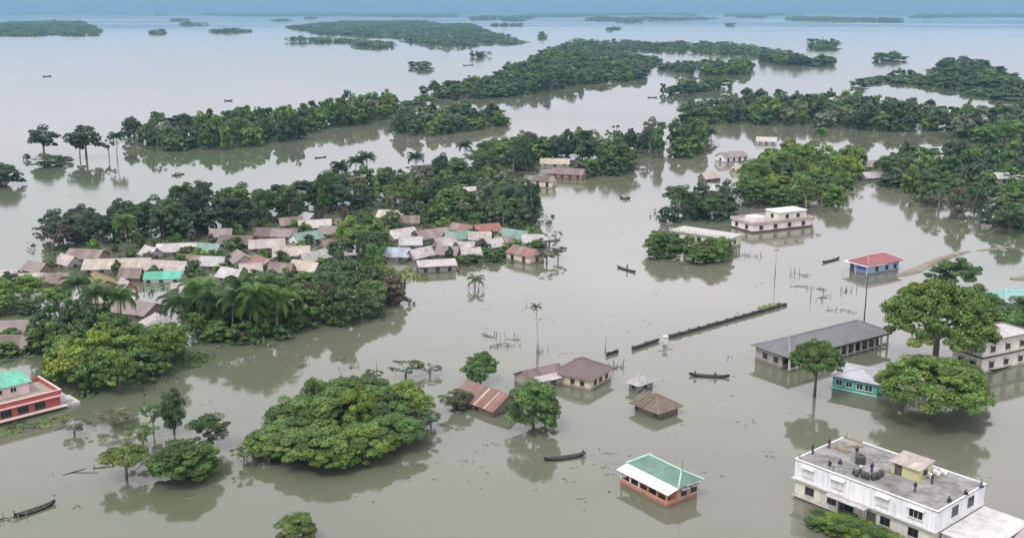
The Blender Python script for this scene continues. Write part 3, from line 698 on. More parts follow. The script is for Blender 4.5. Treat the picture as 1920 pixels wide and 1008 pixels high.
def white_building():
    o, rz, L, W = frame3((1494,859), (1758,957), (1857,910), 6.0); e = empty('white_building', o, rz); keep_clear(o, rz, L, W, 3)
    MB().box(0, L, 0, W, -1.2, 2.94).build('lower_wall', PCREAM, e)
    MB().box(-.12, L+.12, -.12, W+.12, 3.08, 5.82).build('upper_wall', PWHITE, e)
    MB().box(-.45, L+.3, -.5, W+.3, 2.94, 3.08).build('floor_band', TRIM, e)
    MB().box(-.2, L+.2, -.2, W+.2, 5.82, 5.93).build('roof_slab', CONC, e)
    rim = MB().box(-.2,L+.2,-.2,0,5.93,6.06).box(-.2,L+.2,W,W+.2,5.93,6.06).box(-.2,0,0,W,5.93,6.06).box(L,L+.2,0,W,5.93,6.06)
    rim.build('parapet', PWHITE, e)
    MB().box(-.35, L*.99, -.3, -.004, .28, .42).build('plinth_band', TRIM, e)
    MB().box(L*.27, L*.56, -1.5, -.5, 2.78, 2.92).build('canopy', TRIM, e)
    for f in (.27, .40, .56): MB().box(L*f-.14, L*f+.14, -.26, -.122, 3.1, 5.8).build('pilaster', PWHITE, e)
    for f in (.10, .325, .645): 
        w = window(e, (L*f, -.125, 3.95), 0, 1.5, 1.15, FRAMEW, 3, shade=True, shade_mat=PWHITE)
        for s in (-1, 1): link('shutter', cached('shut', lambda: MB().box(-.36,.36,-.07,-.03,.02,1.13).mesh('shutter', FRAMEW)), w, (s*.38, 0, 0))
    window(e, (L*.87, -.125, 3.95), 0, 1.9, 1.25, FRAMEW, 3, shade=True, shade_mat=PWHITE)
    for f in (.115, .285, .67, .86): window(e, (L*f, -.005, 1.15), 0, 1.35, 1.1, FRAMED, 2, sill=True)
    door(e, (L*.36, -.005, 0), 0, .9, 2.1, FRAMED); door(e, (L*.40, -.005, 0), 0, 1.9, 2.2, GLASS); door(e, (L*.575, -.005, 0), 0, 1.2, 2.2, FRAMED)
    for f in (.36, .70): window(e, (L+.125, W*f, 3.95), math.pi/2, 1.5, 1.3, FRAMED, 2, shade=False)
    for f in (.3, .7): window(e, (-.125, W*f, 3.95), -math.pi/2, 1.4, 1.2, FRAMEW, 2, shade=True)
    for f in (.2, .5, .8): window(e, (L*f, W+.125, 3.95), math.pi, 1.4, 1.2, FRAMEW, 2)
    # column stubs with starter bars along the roof edge
    for x, y in ((.3,.3),(L*.27,.3),(L-.3,W*.5),(L-.3,W-.3),(L*.5,W-.3),(.3,W-.3)):
        s = MB().box(x-.14,x+.14,y-.14,y+.14,5.9,6.3).build('column_stub', CONC, e)
        m = MB()
        for dx in (-.08,.08):
            for dy in (-.08,.08): m.tube([(x+dx,y+dy,6.3),(x+dx*1.3,y+dy*1.2,6.85)], .015, 4)
        m.build('starter_bar', FRAMED, s)
    # stair head with a corrugated roof
    MB().box(L*.52, L*.52+4.2, W*.50, W*.50+3.4, 5.9, 7.6).build('stair_head', PYEL, e)
    a = math.atan2(.5, 4.2)
    for i in range(5): link('roof_sheet', sheet_mesh(.98, 4.1, ROOF['cream' if i % 2 else 'pinkish']), e, (L*.52-.3+i*.95, W*.50-.4, 7.68+.012*(i%2)), (a,0,0))
    door(e, (L*.52+1.1, W*.50-.005, 5.95), 0, .9, 1.45, FRAMED); window(e, (L*.52+4.205, W*.50+1.7, 6.5), math.pi/2, .9, .7, FRAMED, 2)
    tag(e, 'white two storey flat roofed building with people on its roof', 'building')
    # single storey annex on the right with a pale slab roof
    ax = empty('annex', o + Vector((math.cos(rz)*(L+.31), math.sin(rz)*(L+.31), 0)), rz)
    MB().box(0, 6.2, 1.2, W-.3, -1.2, 2.6).build('wall', plaster('annex', (.5,.5,.5)), ax); MB().box(0, 6.5, .9, W, 2.6, 2.78).build('roof_slab', CONCL, ax)
    window(ax, (3, 1.195, 1.1), 0, 1.3, 1.0, FRAMED, 2); window(ax, (6.205, W*.5, 1.1), math.pi/2, 1.3, 1.0, FRAMED, 2)
    tag(ax, 'low annex with pale grey slab roof beside the white building', 'building')
    sh = empty('tin_shed', o + Vector((math.cos(rz)*(L+7.4), math.sin(rz)*(L+7.4), 0)), rz)
    MB().box(0, 8, 1.5, W-.5, -1.2, 1.5).build('wall', WALL['tinwall'], sh)
    for i in range(9): link('roof_sheet', sheet_mesh(1.02, W+.5, ROOF[('pinkish','mauve','beige')[i%3]]), sh, (-.5+i*1.0, .6, 1.62+.015*(i%2)), (R(7),0,0))
    door(sh, (2, 1.495, 0), 0, 1, 1.2, WOOD)
    tag(sh, 'shed with striped pinkish brown sheet roof at the lower right corner', 'shed')
    return o, rz, L, W
WB = white_building()

def orange_house():
    o, rz, L, W = frame3((1160,880), (1250,926), (1320,907), 2.3); e = empty('orange_house', o, rz); keep_clear(o, rz, L, W, 2)
    org = plaster('orange', (0.46,0.235,0.155), .5); wht = mat('painted_white_tin', (0.74,0.72,0.70), .5, .1, .6, bump=.1, stain=(.4,.36,.32), stain_amt=.3)
    grn = mat('painted_green_tin', (0.10,0.185,0.148), .55, .28, .5, bump=.12, bscale=3, stain=(.16,.2,.16), stain_amt=.5); capm = mat('mint_ridge', (0.34,0.50,0.44), .5, .1, 1)
    v = 2.3
    MB().box(.25, L-.25, v, W-.25, -1, 2.75).build('wall', org, e)
    MB().box(.2, L-.2, .25, .45, -1, .95).box(.2, .4, .45, v, -1, .95).box(L-.4, L-.2, .45, v, -1, .95).build('veranda_wall', org, e)
    for i in range(6):
        x = .32+(L-.64)*i/5; MB().box(x-.11, x+.11, .24, .46, .95, 2.22).build('post', FRAMEW if i < 3 else org, e)
    a = math.atan2(.55, v+.3); k = 9; w = (L+.7)/k
    for i in range(k): link('roof_sheet', sheet_mesh(w*1.02, (v+.45)/math.cos(a), wht), e, (-.35+i*w, -.2, 2.26+.012*(i%2)), (a,0,0))
    hip_roof(e, L, W-v, 2.8, 1.35, grn, .35, cap=capm, y0=v, capw=.15, inset=2.0)
    MB().box(L+.2, L+.38, v+1.2, W-.2, 2.68, 2.80).build('fascia', FRAMEW, e)
    for x in (1.4, 4.2, 7.2): window(e, (x, v-.005, .9), 0, 1.1, 1.0, FRAMED, 2)
    door(e, (L*.52, v-.005, 0), 0, 1.0, 2.0, WOOD)
    for f in (.55, .85): window(e, (L-.245, W*f, 1.0), math.pi/2, 1.0, 1.0, FRAMED, 2, shade=True)
    window(e, (.245, W*.6, 1.0), -math.pi/2, 1.0, 1.0, FRAMED, 2)
    MB().tube([(L*.88, W*.62, 3.2), (L*.88, W*.62, 6.2)], .03, 5).tube([(L*.88-.4, W*.62, 5.9), (L*.88+.4, W*.62, 5.9)], .02, 4).build('aerial', FRAMED, e)
    tag(e, 'orange walled house with green hip roof and white veranda roof', 'house')
orange_house()

def brown_house():
    # near block
    o, rz, L, W = frame3((1066,704), (1102,712), (1143,699), 2.1); L += 0.5; W = max(W, 8)
    e = empty('brown_roofed_house', o, rz); keep_clear(o, rz, L, W, 2)
    u = Vector((math.cos(rz), math.sin(rz), 0)); cw = plaster('aged_cream', (.58,.51,.37), .5)
    L2 = L+3.5  # the block runs back to the left behind the wing
    MB().box(-3.5, L, 0, W, -1, 2.1).build('wall', cw, e)
    hip_roof(e, L2, W, 2.15, 2.6, ROOF['darkbrown'], .55, cap=ROOF['brown'], x0=-3.5, capw=.12)
    for x in (.9, 3.0): window(e, (x, -.005, .7), 0, .8, .9, FRAMED, 2)
    for f in (.25, .5, .78): window(e, (L+.005, W*f, .7), math.pi/2, .9, .9, FRAMED, 2, sill=True)
    tag(e, 'cream walled house with dark brown hip roof in the open water', 'house')
    # left wing
    o2, rz2, L3 = frame2((996,717), (1062,703), 1.8); w = empty('white_edged_wing', o2, rz2); keep_clear(o2, rz2, L3, 6, 1)
    gable_wall(w, L3, 6, 1.7, 1.5, WALL['grey']); gable_roof(w, L3, 6, 1.7, 1.5, ROOF['darkbrown'], seed=4, sheet=1.2, alt=ROOF['brown'])
    a = math.atan2(1.5, 3.0)
    for i in range(4): link('white_sheet', sheet_mesh(1.5, 1.6, ROOF['white']), w, (1.2+i*1.45, -.45, 1.62+.015*(i%2)), (a,0,0))
    window(w, (2.2, -.005, .55), 0, .9, .8, FRAMED, 2, sill=False); door(w, (5.0, -.005, 0), 0, 1, 1.4, WOOD)
    tag(w, 'grey walled wing with white roof edge left of the brown hip roof', 'house')
brown_house()

def rust_house():
    o, rz, L, W = frame3((850,741), (924,769), (968,744), 1.3); e = empty('rust_roofed_house', o, rz); keep_clear(o, rz, L, W, 1)
    gable_wall(e, L, W, 1.25, 2.0, WALL['brown']); gable_roof(e, L, W, 1.25, 2.0, ROOF['rust'], seed=2, sheet=1.05, jit=.05, alt=ROOF['brown'], ridge=ROOF['brown'])
    a = math.atan2(2.0, W/2)
    for i, x in enumerate((L*.55, L*.80)): MB().box(0,.4,0,W/2/math.cos(a)*1.05,.1,.2).build('pale_batten', ROOF['cream'], e, (x, -.35, 1.05), (a,0,0))
    for x in (L*.25, L*.6): window(e, (x, -.005, .2), 0, .9, .7, FRAMED, 2, sill=False)
    door(e, (L*.42, -.005, 0), 0, 1, 1.1, FRAMED); window(e, (L+.005, W*.5, .3), math.pi/2, .9, .8, FRAMED, 2)
    tag(e, 'house with rust red sheet roof half under water between two round trees', 'house')
rust_house()

def shack():
    o, rz, L, W = frame3((1186,754), (1234,773), (1270,757), 1.5); e = empty('thatched_shack', o, rz)
    MB().box(.3, L-.3, .3, W-.3, -1, 1.4).build('wall', WALL['brown'], e)
    hip_roof(e, L, W, 1.35, 2.1, mat('old_thatch', (.135,.11,.088), .95, .3, 1.5, .7), .45, cap=BAMBOO, capw=.09)
    rng = random.Random(3)
    for i in range(9):
        x = .3+L*.5*i/9; MB().tube([(x-.3, -.5+rng.uniform(-.1,.1), 1.62), (x+.5, W*.42, 3.45+rng.uniform(-.1,.3))], .06, 5).build('rafter', BAMBOO, e)
    for x in (.8, L-.8): window(e, (x, .295, .4), 0, .7, .6, FRAMED, 2, sill=False)
    tag(e, 'dark thatched shack with bare rafters standing in the water', 'shack')
    o, rz, L, W = frame3((1177,716), (1197,723), (1227,713), 1.5); e = empty('grey_hut', o, rz)
    MB().box(.2, L-.2, .2, W-.2, -1, 1.45).build('wall', WALL['tinwall'], e); hip_roof(e, L, W, 1.45, 1.3, ROOF['grey'], .35, cap=ROOF['grey'], capw=.09)
    window(e, (L*.5, .195, .5), 0, .7, .6, FRAMED, 2, sill=False); window(e, (L-.195, W*.5, .5), math.pi/2, .7, .6, FRAMED, 2, sill=False)
    tag(e, 'small grey hut behind the thatched shack', 'hut')
shack()

def pink_building():
    o, rz, L, W = frame3((1372,408), (1412,419), (1500,399), 3.2); W = min(W, 24); L = max(L, 9); e = empty('pink_white_building', o, rz); keep_clear(o, rz, L, W, 3)
    pk = plaster('pinkish_white', (.74,.64,.62), .3)
    MB().box(0, L, 0, W, .55, 2.75).build('wall', pk, e); MB().box(-.25, L+.25, -.25, W+.25, -1, .5).build('plinth', mat('dark_plinth', (.07,.05,.05), .9), e)
    MB().box(-.4, L+.4, -.4, W+.4, 2.75, 2.95).build('roof_slab', CONC, e)
    MB().box(-.4,L+.4,-.4,-.15,2.95,3.6).box(-.4,L+.4,W+.15,W+.4,2.95,3.6).box(-.4,-.15,-.15,W+.15,2.95,3.6).box(L+.15,L+.4,-.15,W+.15,2.95,3.6).build('parapet', plaster('parapet_mauve', (.45,.36,.35), .4), e)
    MB().box(L*.35, L*.95, W*.45, W*.92, 2.96, 5.6).build('roof_room', PCREAM, e); MB().box(L*.35-.3, L*.95+.3, W*.45-.3, W*.92+.3, 5.6, 5.78).build('roof_room_slab', PWHITE, e)
    MB().box(L*.3, L*.75, W*.12, W*.3, 2.96, 4.3).build('water_tank', pk, e)
    for f in (.25, .72): window(e, (L*f, -.005, 1.0), 0, 1.3, 1.3, FRAMED, 2)
    for f in (.14, .38, .62, .86): window(e, (L+.005, W*f, .9), math.pi/2, 1.3, 1.4, FRAMED, 2, shade=True)
    for f in (.3, .7): window(e, (L*.95+.005, W*(.45+.47*f), 3.6), math.pi/2, 1.2, 1.2, FRAMED, 2)
    window(e, (L*.65, W*.45-.005, 3.6), 0, 1.2, 1.2, FRAMED, 2)
    tag(e, 'pinkish white flat roofed building with cream roof room and dark plinth', 'building')
pink_building()

def overgrown_building():
    o, rz, L = frame2((1258,430), (1366,446), 3.6); W = 8; e = empty('overgrown_building', o, rz); keep_clear(o, rz, L, W, .5)
    cr = plaster('lichen_cream', (.55,.56,.42), .6)
    MB().box(0, L, 0, W, -1, 3.2).build('wall', cr, e); MB().box(-.4, L+.4, -.5, W+.4, 3.2, 3.4).build('roof_slab', TRIM, e)
    for i in range(19): x = -.3+(L+.4)*i/18; MB().box(x, x+.22, -.45, -.25, 3.4, 4.05).build('baluster', cr, e)
    MB().box(-.4, L+.4, -.5, -.2, 4.05, 4.2).build('rail', cr, e)
    for f in (.12, .3, .5, .7, .88): window(e, (L*f, -.005, 1.1), 0, 1.3, 1.3, FRAMED, 2)
    door(e, (L*.4, -.005, 0), 0, 1.1, 2.2, FRAMED); window(e, (-.005, W*.5, 1.1), -math.pi/2, 1.3, 1.3, FRAMED, 2); window(e, (L+.005, W*.5, 1.1), math.pi/2, 1.3, 1.3, FRAMED, 2)
    tag(e, 'cream building with roof railing overgrown by shrubs in the channel', 'building')
overgrown_building()

def school():
    o, rz, L = frame2((1481,670), (1668,622), 3.1); W = 9.5; e = empty('long_colonnaded_building', o, rz); keep_clear(o, rz, L, W, .5)
    sw = plaster('school_wall', (.30,.28,.25), .6); rf = ROOF['grey']
    MB().box(.3, L-.3, 2.2, W-.2, -1, 3.05).build('wall', sw, e)
    hip_roof(e, L, W, 3.1, 2.2, tin('slate', (.125,.13,.138), .3), .5, cap=tin('slate_cap', (.2,.2,.21), .2), capw=.13)
    MB().box(-.3, L+.3, -.5, -.35, 2.72, 3.0).build('fascia', FRAMED, e)
    n = 15
    for i in range(n): x = .2+(L-.4)*i/(n-1); MB().box(x-.16, x+.16, .0, .3, -1, 2.95).build('column', PCREAM, e)
    MB().box(-.1, L+.1, .02, .28, .2, .75).build('low_wall', sw, e)
    for i in range(n-1):
        x = .2+(L-.4)*(i+.5)/(n-1)
        if i % 3 == 1: door(e, (x, 2.195, 0), 0, 1.1, 2.2, FRAMED)
        else: window(e, (x, 2.195, 1.0), 0, 1.2, 1.2, FRAMED, 2, sill=False)
    for f in (.4, .7): window(e, (.295, W*f, 1.0), -math.pi/2, 1.1, 1.1, FRAMED, 2)
    tag(e, 'long grey roofed building with a colonnade behind the spreading trees', 'building')
    o, rz, L, W = frame3((1562,702), (1645,719), (1702,703), 2.7); e = empty('teal_building', o, rz); keep_clear(o, rz, L, W, 1)
    tl = plaster('teal_paint', (.07,.46,.35), .3)
    MB().box(0, L, 0, W, -1, 2.6).build('wall', tl, e); hip_roof(e, L, W, 2.65, .9, tin('pale_slate', (.33,.34,.36), .2), .55, cap=ROOF['grey'], capw=.1)
    MB().box(-.15, L+.15, -.15, -.004, .1, .35).build('plinth_band', mat('mint_band', (.35,.62,.52), .8), e)
    for f in (.15, .38, .62): window(e, (L*f, -.005, .95), 0, 1.1, 1.1, FRAMEW, 2)
    window(e, (L*.82, -.005, .95), 0, 1.3, 1.1, FRAMEW, 2)
    for f in (.35, .7): window(e, (L+.005, W*f, .95), math.pi/2, 1.2, 1.1, FRAMEW, 2)
    tag(e, 'teal painted building with pale grey hip roof between the trees', 'building')
    o, rz, L, W = frame3((1790,623), (1815,631), (1883,606), 6.6); L = max(L, 7); e = empty('cream_two_storey_building', o, rz); keep_clear(o, rz, L, W, 1)
    MB().box(0, L, 0, W, -1, 6.3).build('wall', plaster('ivory', (.68,.64,.54), .35), e)
    MB().box(-.5, L+.5, -.5, W+.5, 3.2, 3.42).build('floor_ledge', FRAMED, e); MB().box(-.5, L+.5, -.5, W+.5, 6.3, 6.5).build('roof_slab', TRIM, e)
    MB().box(-.5,L+.5,-.5,-.3,6.5,6.75).box(-.5,L+.5,W+.3,W+.5,6.5,6.75).box(-.5,-.3,-.3,W+.3,6.5,6.75).box(L+.3,L+.5,-.3,W+.3,6.5,6.75).build('parapet', ROOF['brown'], e)
    for z in (1.0, 4.2):
        for f in (.2, .5, .8): window(e, (L+.005, W*f, z), math.pi/2, 1.2, 1.2, FRAMED, 2, shade=True)
        for f in (.3, .7): window(e, (L*f, -.005, z), 0, 1.2, 1.3, FRAMED, 2, shade=True)
    tag(e, 'ivory two storey building half hidden behind the great spreading tree', 'building')
school()

def pavilion():
    o, rz, L, W = frame3((1590,489), (1628,499), (1680,486), 2.6); e = empty('red_roofed_pavilion', o, rz); keep_clear(o, rz, L, W, 2)
    MB().box(.4, L-.4, .4, W-.4, -1, 2.5).build('wall', plaster('bluewhite', (.34,.42,.55), .4), e)
    MB().box(-.9, L+.5, -.9, W*.55, 2.5, 2.62).build('canopy', mat('white_sheet', (.66,.70,.72), .4, .1), e)
    hip_roof(e, L*.9, W, 2.75, 1.7, tin('crimson', (.22,.07,.07), .5), .4, x0=L*.1, cap=mat('pink_cap', (.42,.2,.2), .6), capw=.14)
    MB().box(L*.35, L*.85, -.06+.4-.02, .395, 1.0, 2.1).build('blue_panel', mat('blue_paint', (.10,.16,.50), .5), e)
    for f in (.3, .6, .85): window(e, (L-.395, W*f, .7), math.pi/2, 1.0, 1.2, FRAMED, 2, sill=False)
    door(e, (L*.18, .395, 0), 0, 1, 2, FRAMED)
    for x, y in ((-.7,-.7),(L*.5,-.7),(L+.3,-.7),(-.7,W*.5)): MB().tube([(x,y,-1),(x,y,2.5)], .07, 6).build('post', FRAMEW, e)
    tag(e, 'small pavilion with red hip roof and white canopy in open water', 'pavilion')
    o, rz, L, W = frame3((1848,549), (1886,561), (1925,548), 2.6); e = empty('blue_house', o, rz); keep_clear(o, rz, L, W, 1)
    MB().box(0, L, 0, W, -1, 2.5).build('wall', plaster('blue_wall', (.16,.22,.46), .3), e); hip_roof(e, L, W, 2.55, 1.6, tin('pale_teal', (.16,.31,.28), .35), .5, cap=mat('mint_ridge2', (.32,.46,.42), .6), capw=.12)
    for f in (.3, .7): window(e, (L*f, -.005, .9), 0, 1, 1.1, FRAMED, 2); window(e, (L+.005, W*f, .9), math.pi/2, 1, 1.1, FRAMED, 2)
    tag(e, 'blue walled house with pale teal roof at the right frame edge', 'house')
    VH(1915,572,8,5,-20,'bluegrey','white','pale blue roofed hut beside the blue walled house', group='huts at the right frame edge')
pavilion()

def red_building():
    o, rz, L = frame2((-90,788), (112,738), 2.8); W = 9.5; e = empty('red_terrace_building', o, rz)
    rd = plaster('red_paint', (.36,.085,.075), .35); pk = plaster('rose', (.62,.42,.39), .3)
    MB().box(0, L, 0, W, -1.2, 2.55).build('wall', rd, e)
    MB().box(-.3, L+.5, -.6, W+.3, 2.55, 2.75).build('floor_ledge', pk, e); MB().box(-.3, L+.9, -.9, -.004, .55, .75).build('lower_ledge', plaster('pale_rose', (.66,.55,.48), .3), e)
    MB().box(.1, L-.1, .1, W-.1, 2.75, 2.82).build('terrace_floor', mat('terrace', (.28,.25,.20), .9, .2, .4), e)
    MB().box(-.2,L+.2,-.2,0,2.75,3.6).box(-.2,L+.2,W,W+.2,2.75,3.6).box(L,L+.2,0,W,2.75,3.6).build('parapet', rd, e)
    MB().box(-.25,L+.3,-.28,.06,3.6,3.7).box(L-.06,L+.3,.06,W+.3,3.6,3.7).build('coping', pk, e)
    for f in (.30, .48, .64, .80): window(e, (L*f, -.005, .95), 0, 1.7, 1.2, FRAMED, 3, sill=False)
    window(e, (L+.005, W*.5, .95), math.pi/2, 1.3, 1.1, FRAMED, 2)
    # roof room
    x0, x1, y0, y1 = L*.42, L*.80, W*.45, W*.95
    MB().box(x0, x1, y0, y1, 2.83, 5.0).build('roof_room', plaster('blush', (.66,.53,.50), .3), e)
    a = math.atan2(.7, y1-y0); k = 8; w = (x1-x0+1.0)/k
    for i in range(k): link('roof_sheet', sheet_mesh(w*1.02, y1-y0+1.2, ROOF['mint']), e, (x0-.5+i*w, y0-.6, 5.0+.012*(i%2)), (a,0,0))
    for f in (.25, .6): window(e, (x0+(x1-x0)*f, y0-.005, 3.7), 0, 1.0, .8, FRAMEW, 2)
    # water tank and steps at the right end
    MB().box(L+.22, L+2.4, .6, W*.6, -1, 1.1).box(L+.9, L+3.4, -.2, W*.5, -1, .55).build('step', CONCL, e)
    keep_clear(o, rz, L, W, 4)
    tag(e, 'red flat roofed building with green roofed room on its terrace', 'building')
red_building()

# ------------------------------------------------------------------ walls, bank, poles
def wall_run(A, B, label, h=0.75, t=0.5):
    o, rz, L = frame2(A, B, h*.5); e = empty('boundary_wall', o, rz); n = max(1, int(L//3)); rng = random.Random(int(A[0]))
    dk = mat('mossy_wall', (.045,.043,.04), .95, .3, .8, .5)
    for i in range(n):
        x0, x1 = L*i/n, L*(i+1)/n
        MB().box(x0+.02, x1-.02, 0, t, -1, h-rng.uniform(0,.12)).build('wall_panel', dk, e)
        MB().box(x0-.15, x0+.15, -.08, t+.08, -1, h+.12).build('pier', dk, e)
    tag(e, label, 'wall', 'lengths of the drowned boundary wall')
wall_run((1258,631),(1476,570),'longest dark wall top crossing the open water')
wall_run((1189,653),(1237,637),'short dark wall length left of the white gate post')
wall_run((1138,664),(1160,658),'stub of dark wall behind the brown hip roof')
def gate_post():
    p = G(1247, 648); e = empty('gate_post', p, .3)
    MB().box(-.35,.35,-.35,.35,-1,2.0).build('shaft', PCREAM, e); MB().box(-.5,.5,-.5,.5,2.0,2.2).build('cap', PCREAM, e)
    MB().box(.37,1.9,-.06,.06,.7,1.0).box(-1.6,-.37,-.06,.06,.9,1.2).build('rail', CONCL, e)
    tag(e, 'pale gate post in the gap of the dark wall', 'gate post')
gate_post()
def bank(pts, w, h, label):
    m = MB(); W = [G(*p) for p in pts]; k = len(W); rng = random.Random(8)
    for i, p in enumerate(W):
        d = (W[min(i+1,k-1)]-W[max(i-1,0)]).normalized(); n = Vector((-d.y, d.x, 0))
        en = .25 if i in (0, k-1) else 1.0; ww = w*rng.uniform(.75,1.25)*(.5+.5*en); hh = h*en*rng.uniform(.7,1.1)
        for s, z in ((-1,-.4),(-.5,hh),(.5,hh*rng.uniform(.8,1.1)),(1,-.4)): m.v.append(tuple(p+n*(ww*s)+Vector((0,0,z))))
    for i in range(k-1):
        for j in range(3): m.f.append((i*4+j, i*4+j+1, i*4+j+5, i*4+j+4))
    m.f.append((3,2,1,0)); m.f.append(tuple((k-1)*4+j for j in range(4)))
    o = m.build('embankment', EARTH); tag(o, kind='structure')
bank([(1680,518),(1700,512),(1722,506),(1738,497),(1760,488),(1785,479),(1817,471)], 1.7, .7, '')
bank([(1832,470),(1860,467),(1895,462)], 1.2, .35, '')
bank([(1896,523),(1925,521),(1960,519)], 2.5, .9, '')
def utility_pole(px, py, h, label, arm=True, lamp=False, m=None, r=.13):
    p = G(px, py); e = empty('utility_pole', p, R(30)); m = m or CONC
    MB().tube([(0,0,-1),(0,0,h)], [r, r*.6], 7).build('shaft', m, e, smooth=True)
    if arm:
        c = MB().box(-.9,.9,-.06,.06,h-.6,h-.48).build('crossarm', WOOD, e)
        for x in (-.8,0,.8): MB().tube([(x,0,h-.48),(x,0,h-.22)], [.07,.04], 6).build('insulator', TARRED, c)
    if lamp: 
        a = MB().tube([(0,0,h),(.5,0,h+.35),(1.3,0,h+.45)], .05, 5).build('arm', m, e); MB().box(1.1,1.8,-.14,.14,h+.34,h+.46).build('lamp_head', CONCL, a)
    tag(e, label, 'pole')
utility_pole(1620,603,11,'dark utility pole in front of the red roofed pavilion', m=TARRED, r=.16)
utility_pole(1453,520,8,'pale utility pole in the channel below the pink building')
utility_pole(1135,655,6.0,'pale lamp post left of the dark wall', arm=False, lamp=True, m=CONCL)
utility_pole(1134,690,3.0,'bent pale pole behind the brown hip roof', arm=False, lamp=True, m=CONCL)
utility_pole(1196,728,3.4,'thin pale pole between the two huts', arm=False, m=CONCL, r=.06)
utility_pole(706,700,4.2,'thin grey pole beyond the big thicket', arm=False, m=CONC, r=.08)
utility_pole(640,712,4.6,'thin grey pole with crossarm left beyond the big thicket', m=CONC, r=.08)
utility_pole(1520,560,3.0,'short dark pole among the drowned stakes', arm=False, m=TARRED, r=.1)

# drowned fences, stakes and snags sticking out of the water
def stakes(px, py, n, spread, label, h=1.2, rails=2, seed=1, ang=20, name='drowned_fence', cat='fence'):
    rng = random.Random(seed+px); p = G(px, py); e = empty(name, p, R(ang))
    for i in range(n):
        x = spread*(i/(max(1,n-1))-.5)+rng.uniform(-.3,.3); y = rng.uniform(-1.0,1.0); hh = h*rng.uniform(.3,1.2); l = rng.uniform(-.5,.5)
        MB().tube([(x,y,-.6),(x+l,y+rng.uniform(-.2,.2),hh)], [.09,.06], 5).build('stake', TARRED if rng.random()<.6 else BAMBOO, e)
    for i in range(rails+1):
        x = rng.uniform(-.5,.5)*spread; y = rng.uniform(-1.2,1.2); l = rng.uniform(.25,.6)*spread; t = rng.uniform(-.7,.7); z = rng.uniform(.04,.35)*h
        MB().tube([(x-l/2*math.cos(t),y-l/2*math.sin(t),z*.3),(x,y+rng.uniform(-.15,.15),z),(x+l/2*math.cos(t),y+l/2*math.sin(t),z*rng.uniform(.2,1.6))], [.05,.08,.04], 5).build('rail', TARRED if rng.random()<.7 else BAMBOO, e)
    tag(e, label, cat, 'drowned fences and stakes')
stakes(940,632,7,7,'drowned bamboo fence left of the areca palm', seed=2, ang=-18, rails=3)
stakes(948,648,6,6,'lower drowned bamboo fence nearer the round tree', seed=5, ang=12, rails=3)
stakes(1020,660,3,2.2,'pair of stakes right below the areca palm', 1.3, 0, seed=3)
stakes(1500,516,6,5,'dark stakes left of the red roofed pavilion', 1.8, 2, seed=4, ang=-30)
stakes(1515,540,7,8,'long low rails below the dark stakes', 1.0, 3, seed=6, ang=-25)
stakes(1543,560,6,5,'leaning stakes left of the dark utility pole', 1.4, 2, seed=7, ang=40)
stakes(1590,545,6,5,'small stakes beside the dark utility pole', 1.5, 2, seed=8, ang=30)
stakes(1580,583,5,6,'low rails near the foot of the dark utility pole', .8, 2, seed=9, ang=-20)
stakes(1392,478,7,5,'dark posts right of the overgrown building', 2.0, 2, seed=10, ang=-20)
stakes(1424,482,4,3,'few dark posts left of the pale utility pole', 1.6, 1, seed=11)
stakes(1365,672,2,1.5,'two low stakes right of the dark wall end', .6, 1, seed=12)
stakes(1150,692,9,5,'heap of sticks at the right end of the brown hip roof', 1.6, 4, seed=13, ang=35, name='stick_heap', cat='debris')
stakes(560,686,3,4,'small snag beyond the big thicket', .7, 1, seed=14, name='snag', cat='debris')
stakes(655,690,4,4,'faint drowned fence beyond the big thicket', .9, 2, seed=15)
stakes(160,880,4,8,'fallen branch in the water left of the sapling group', .5, 2, seed=16, name='snag', cat='debris', ang=30)
stakes(20,968,8,3.5,'tangle of sticks at the end of the lower left boat', 1.1, 3, seed=17, name='stick_heap', cat='debris')
stakes(105,798,8,9,'drowned fence in front of the red building', .8, 2, seed=18, ang=12)

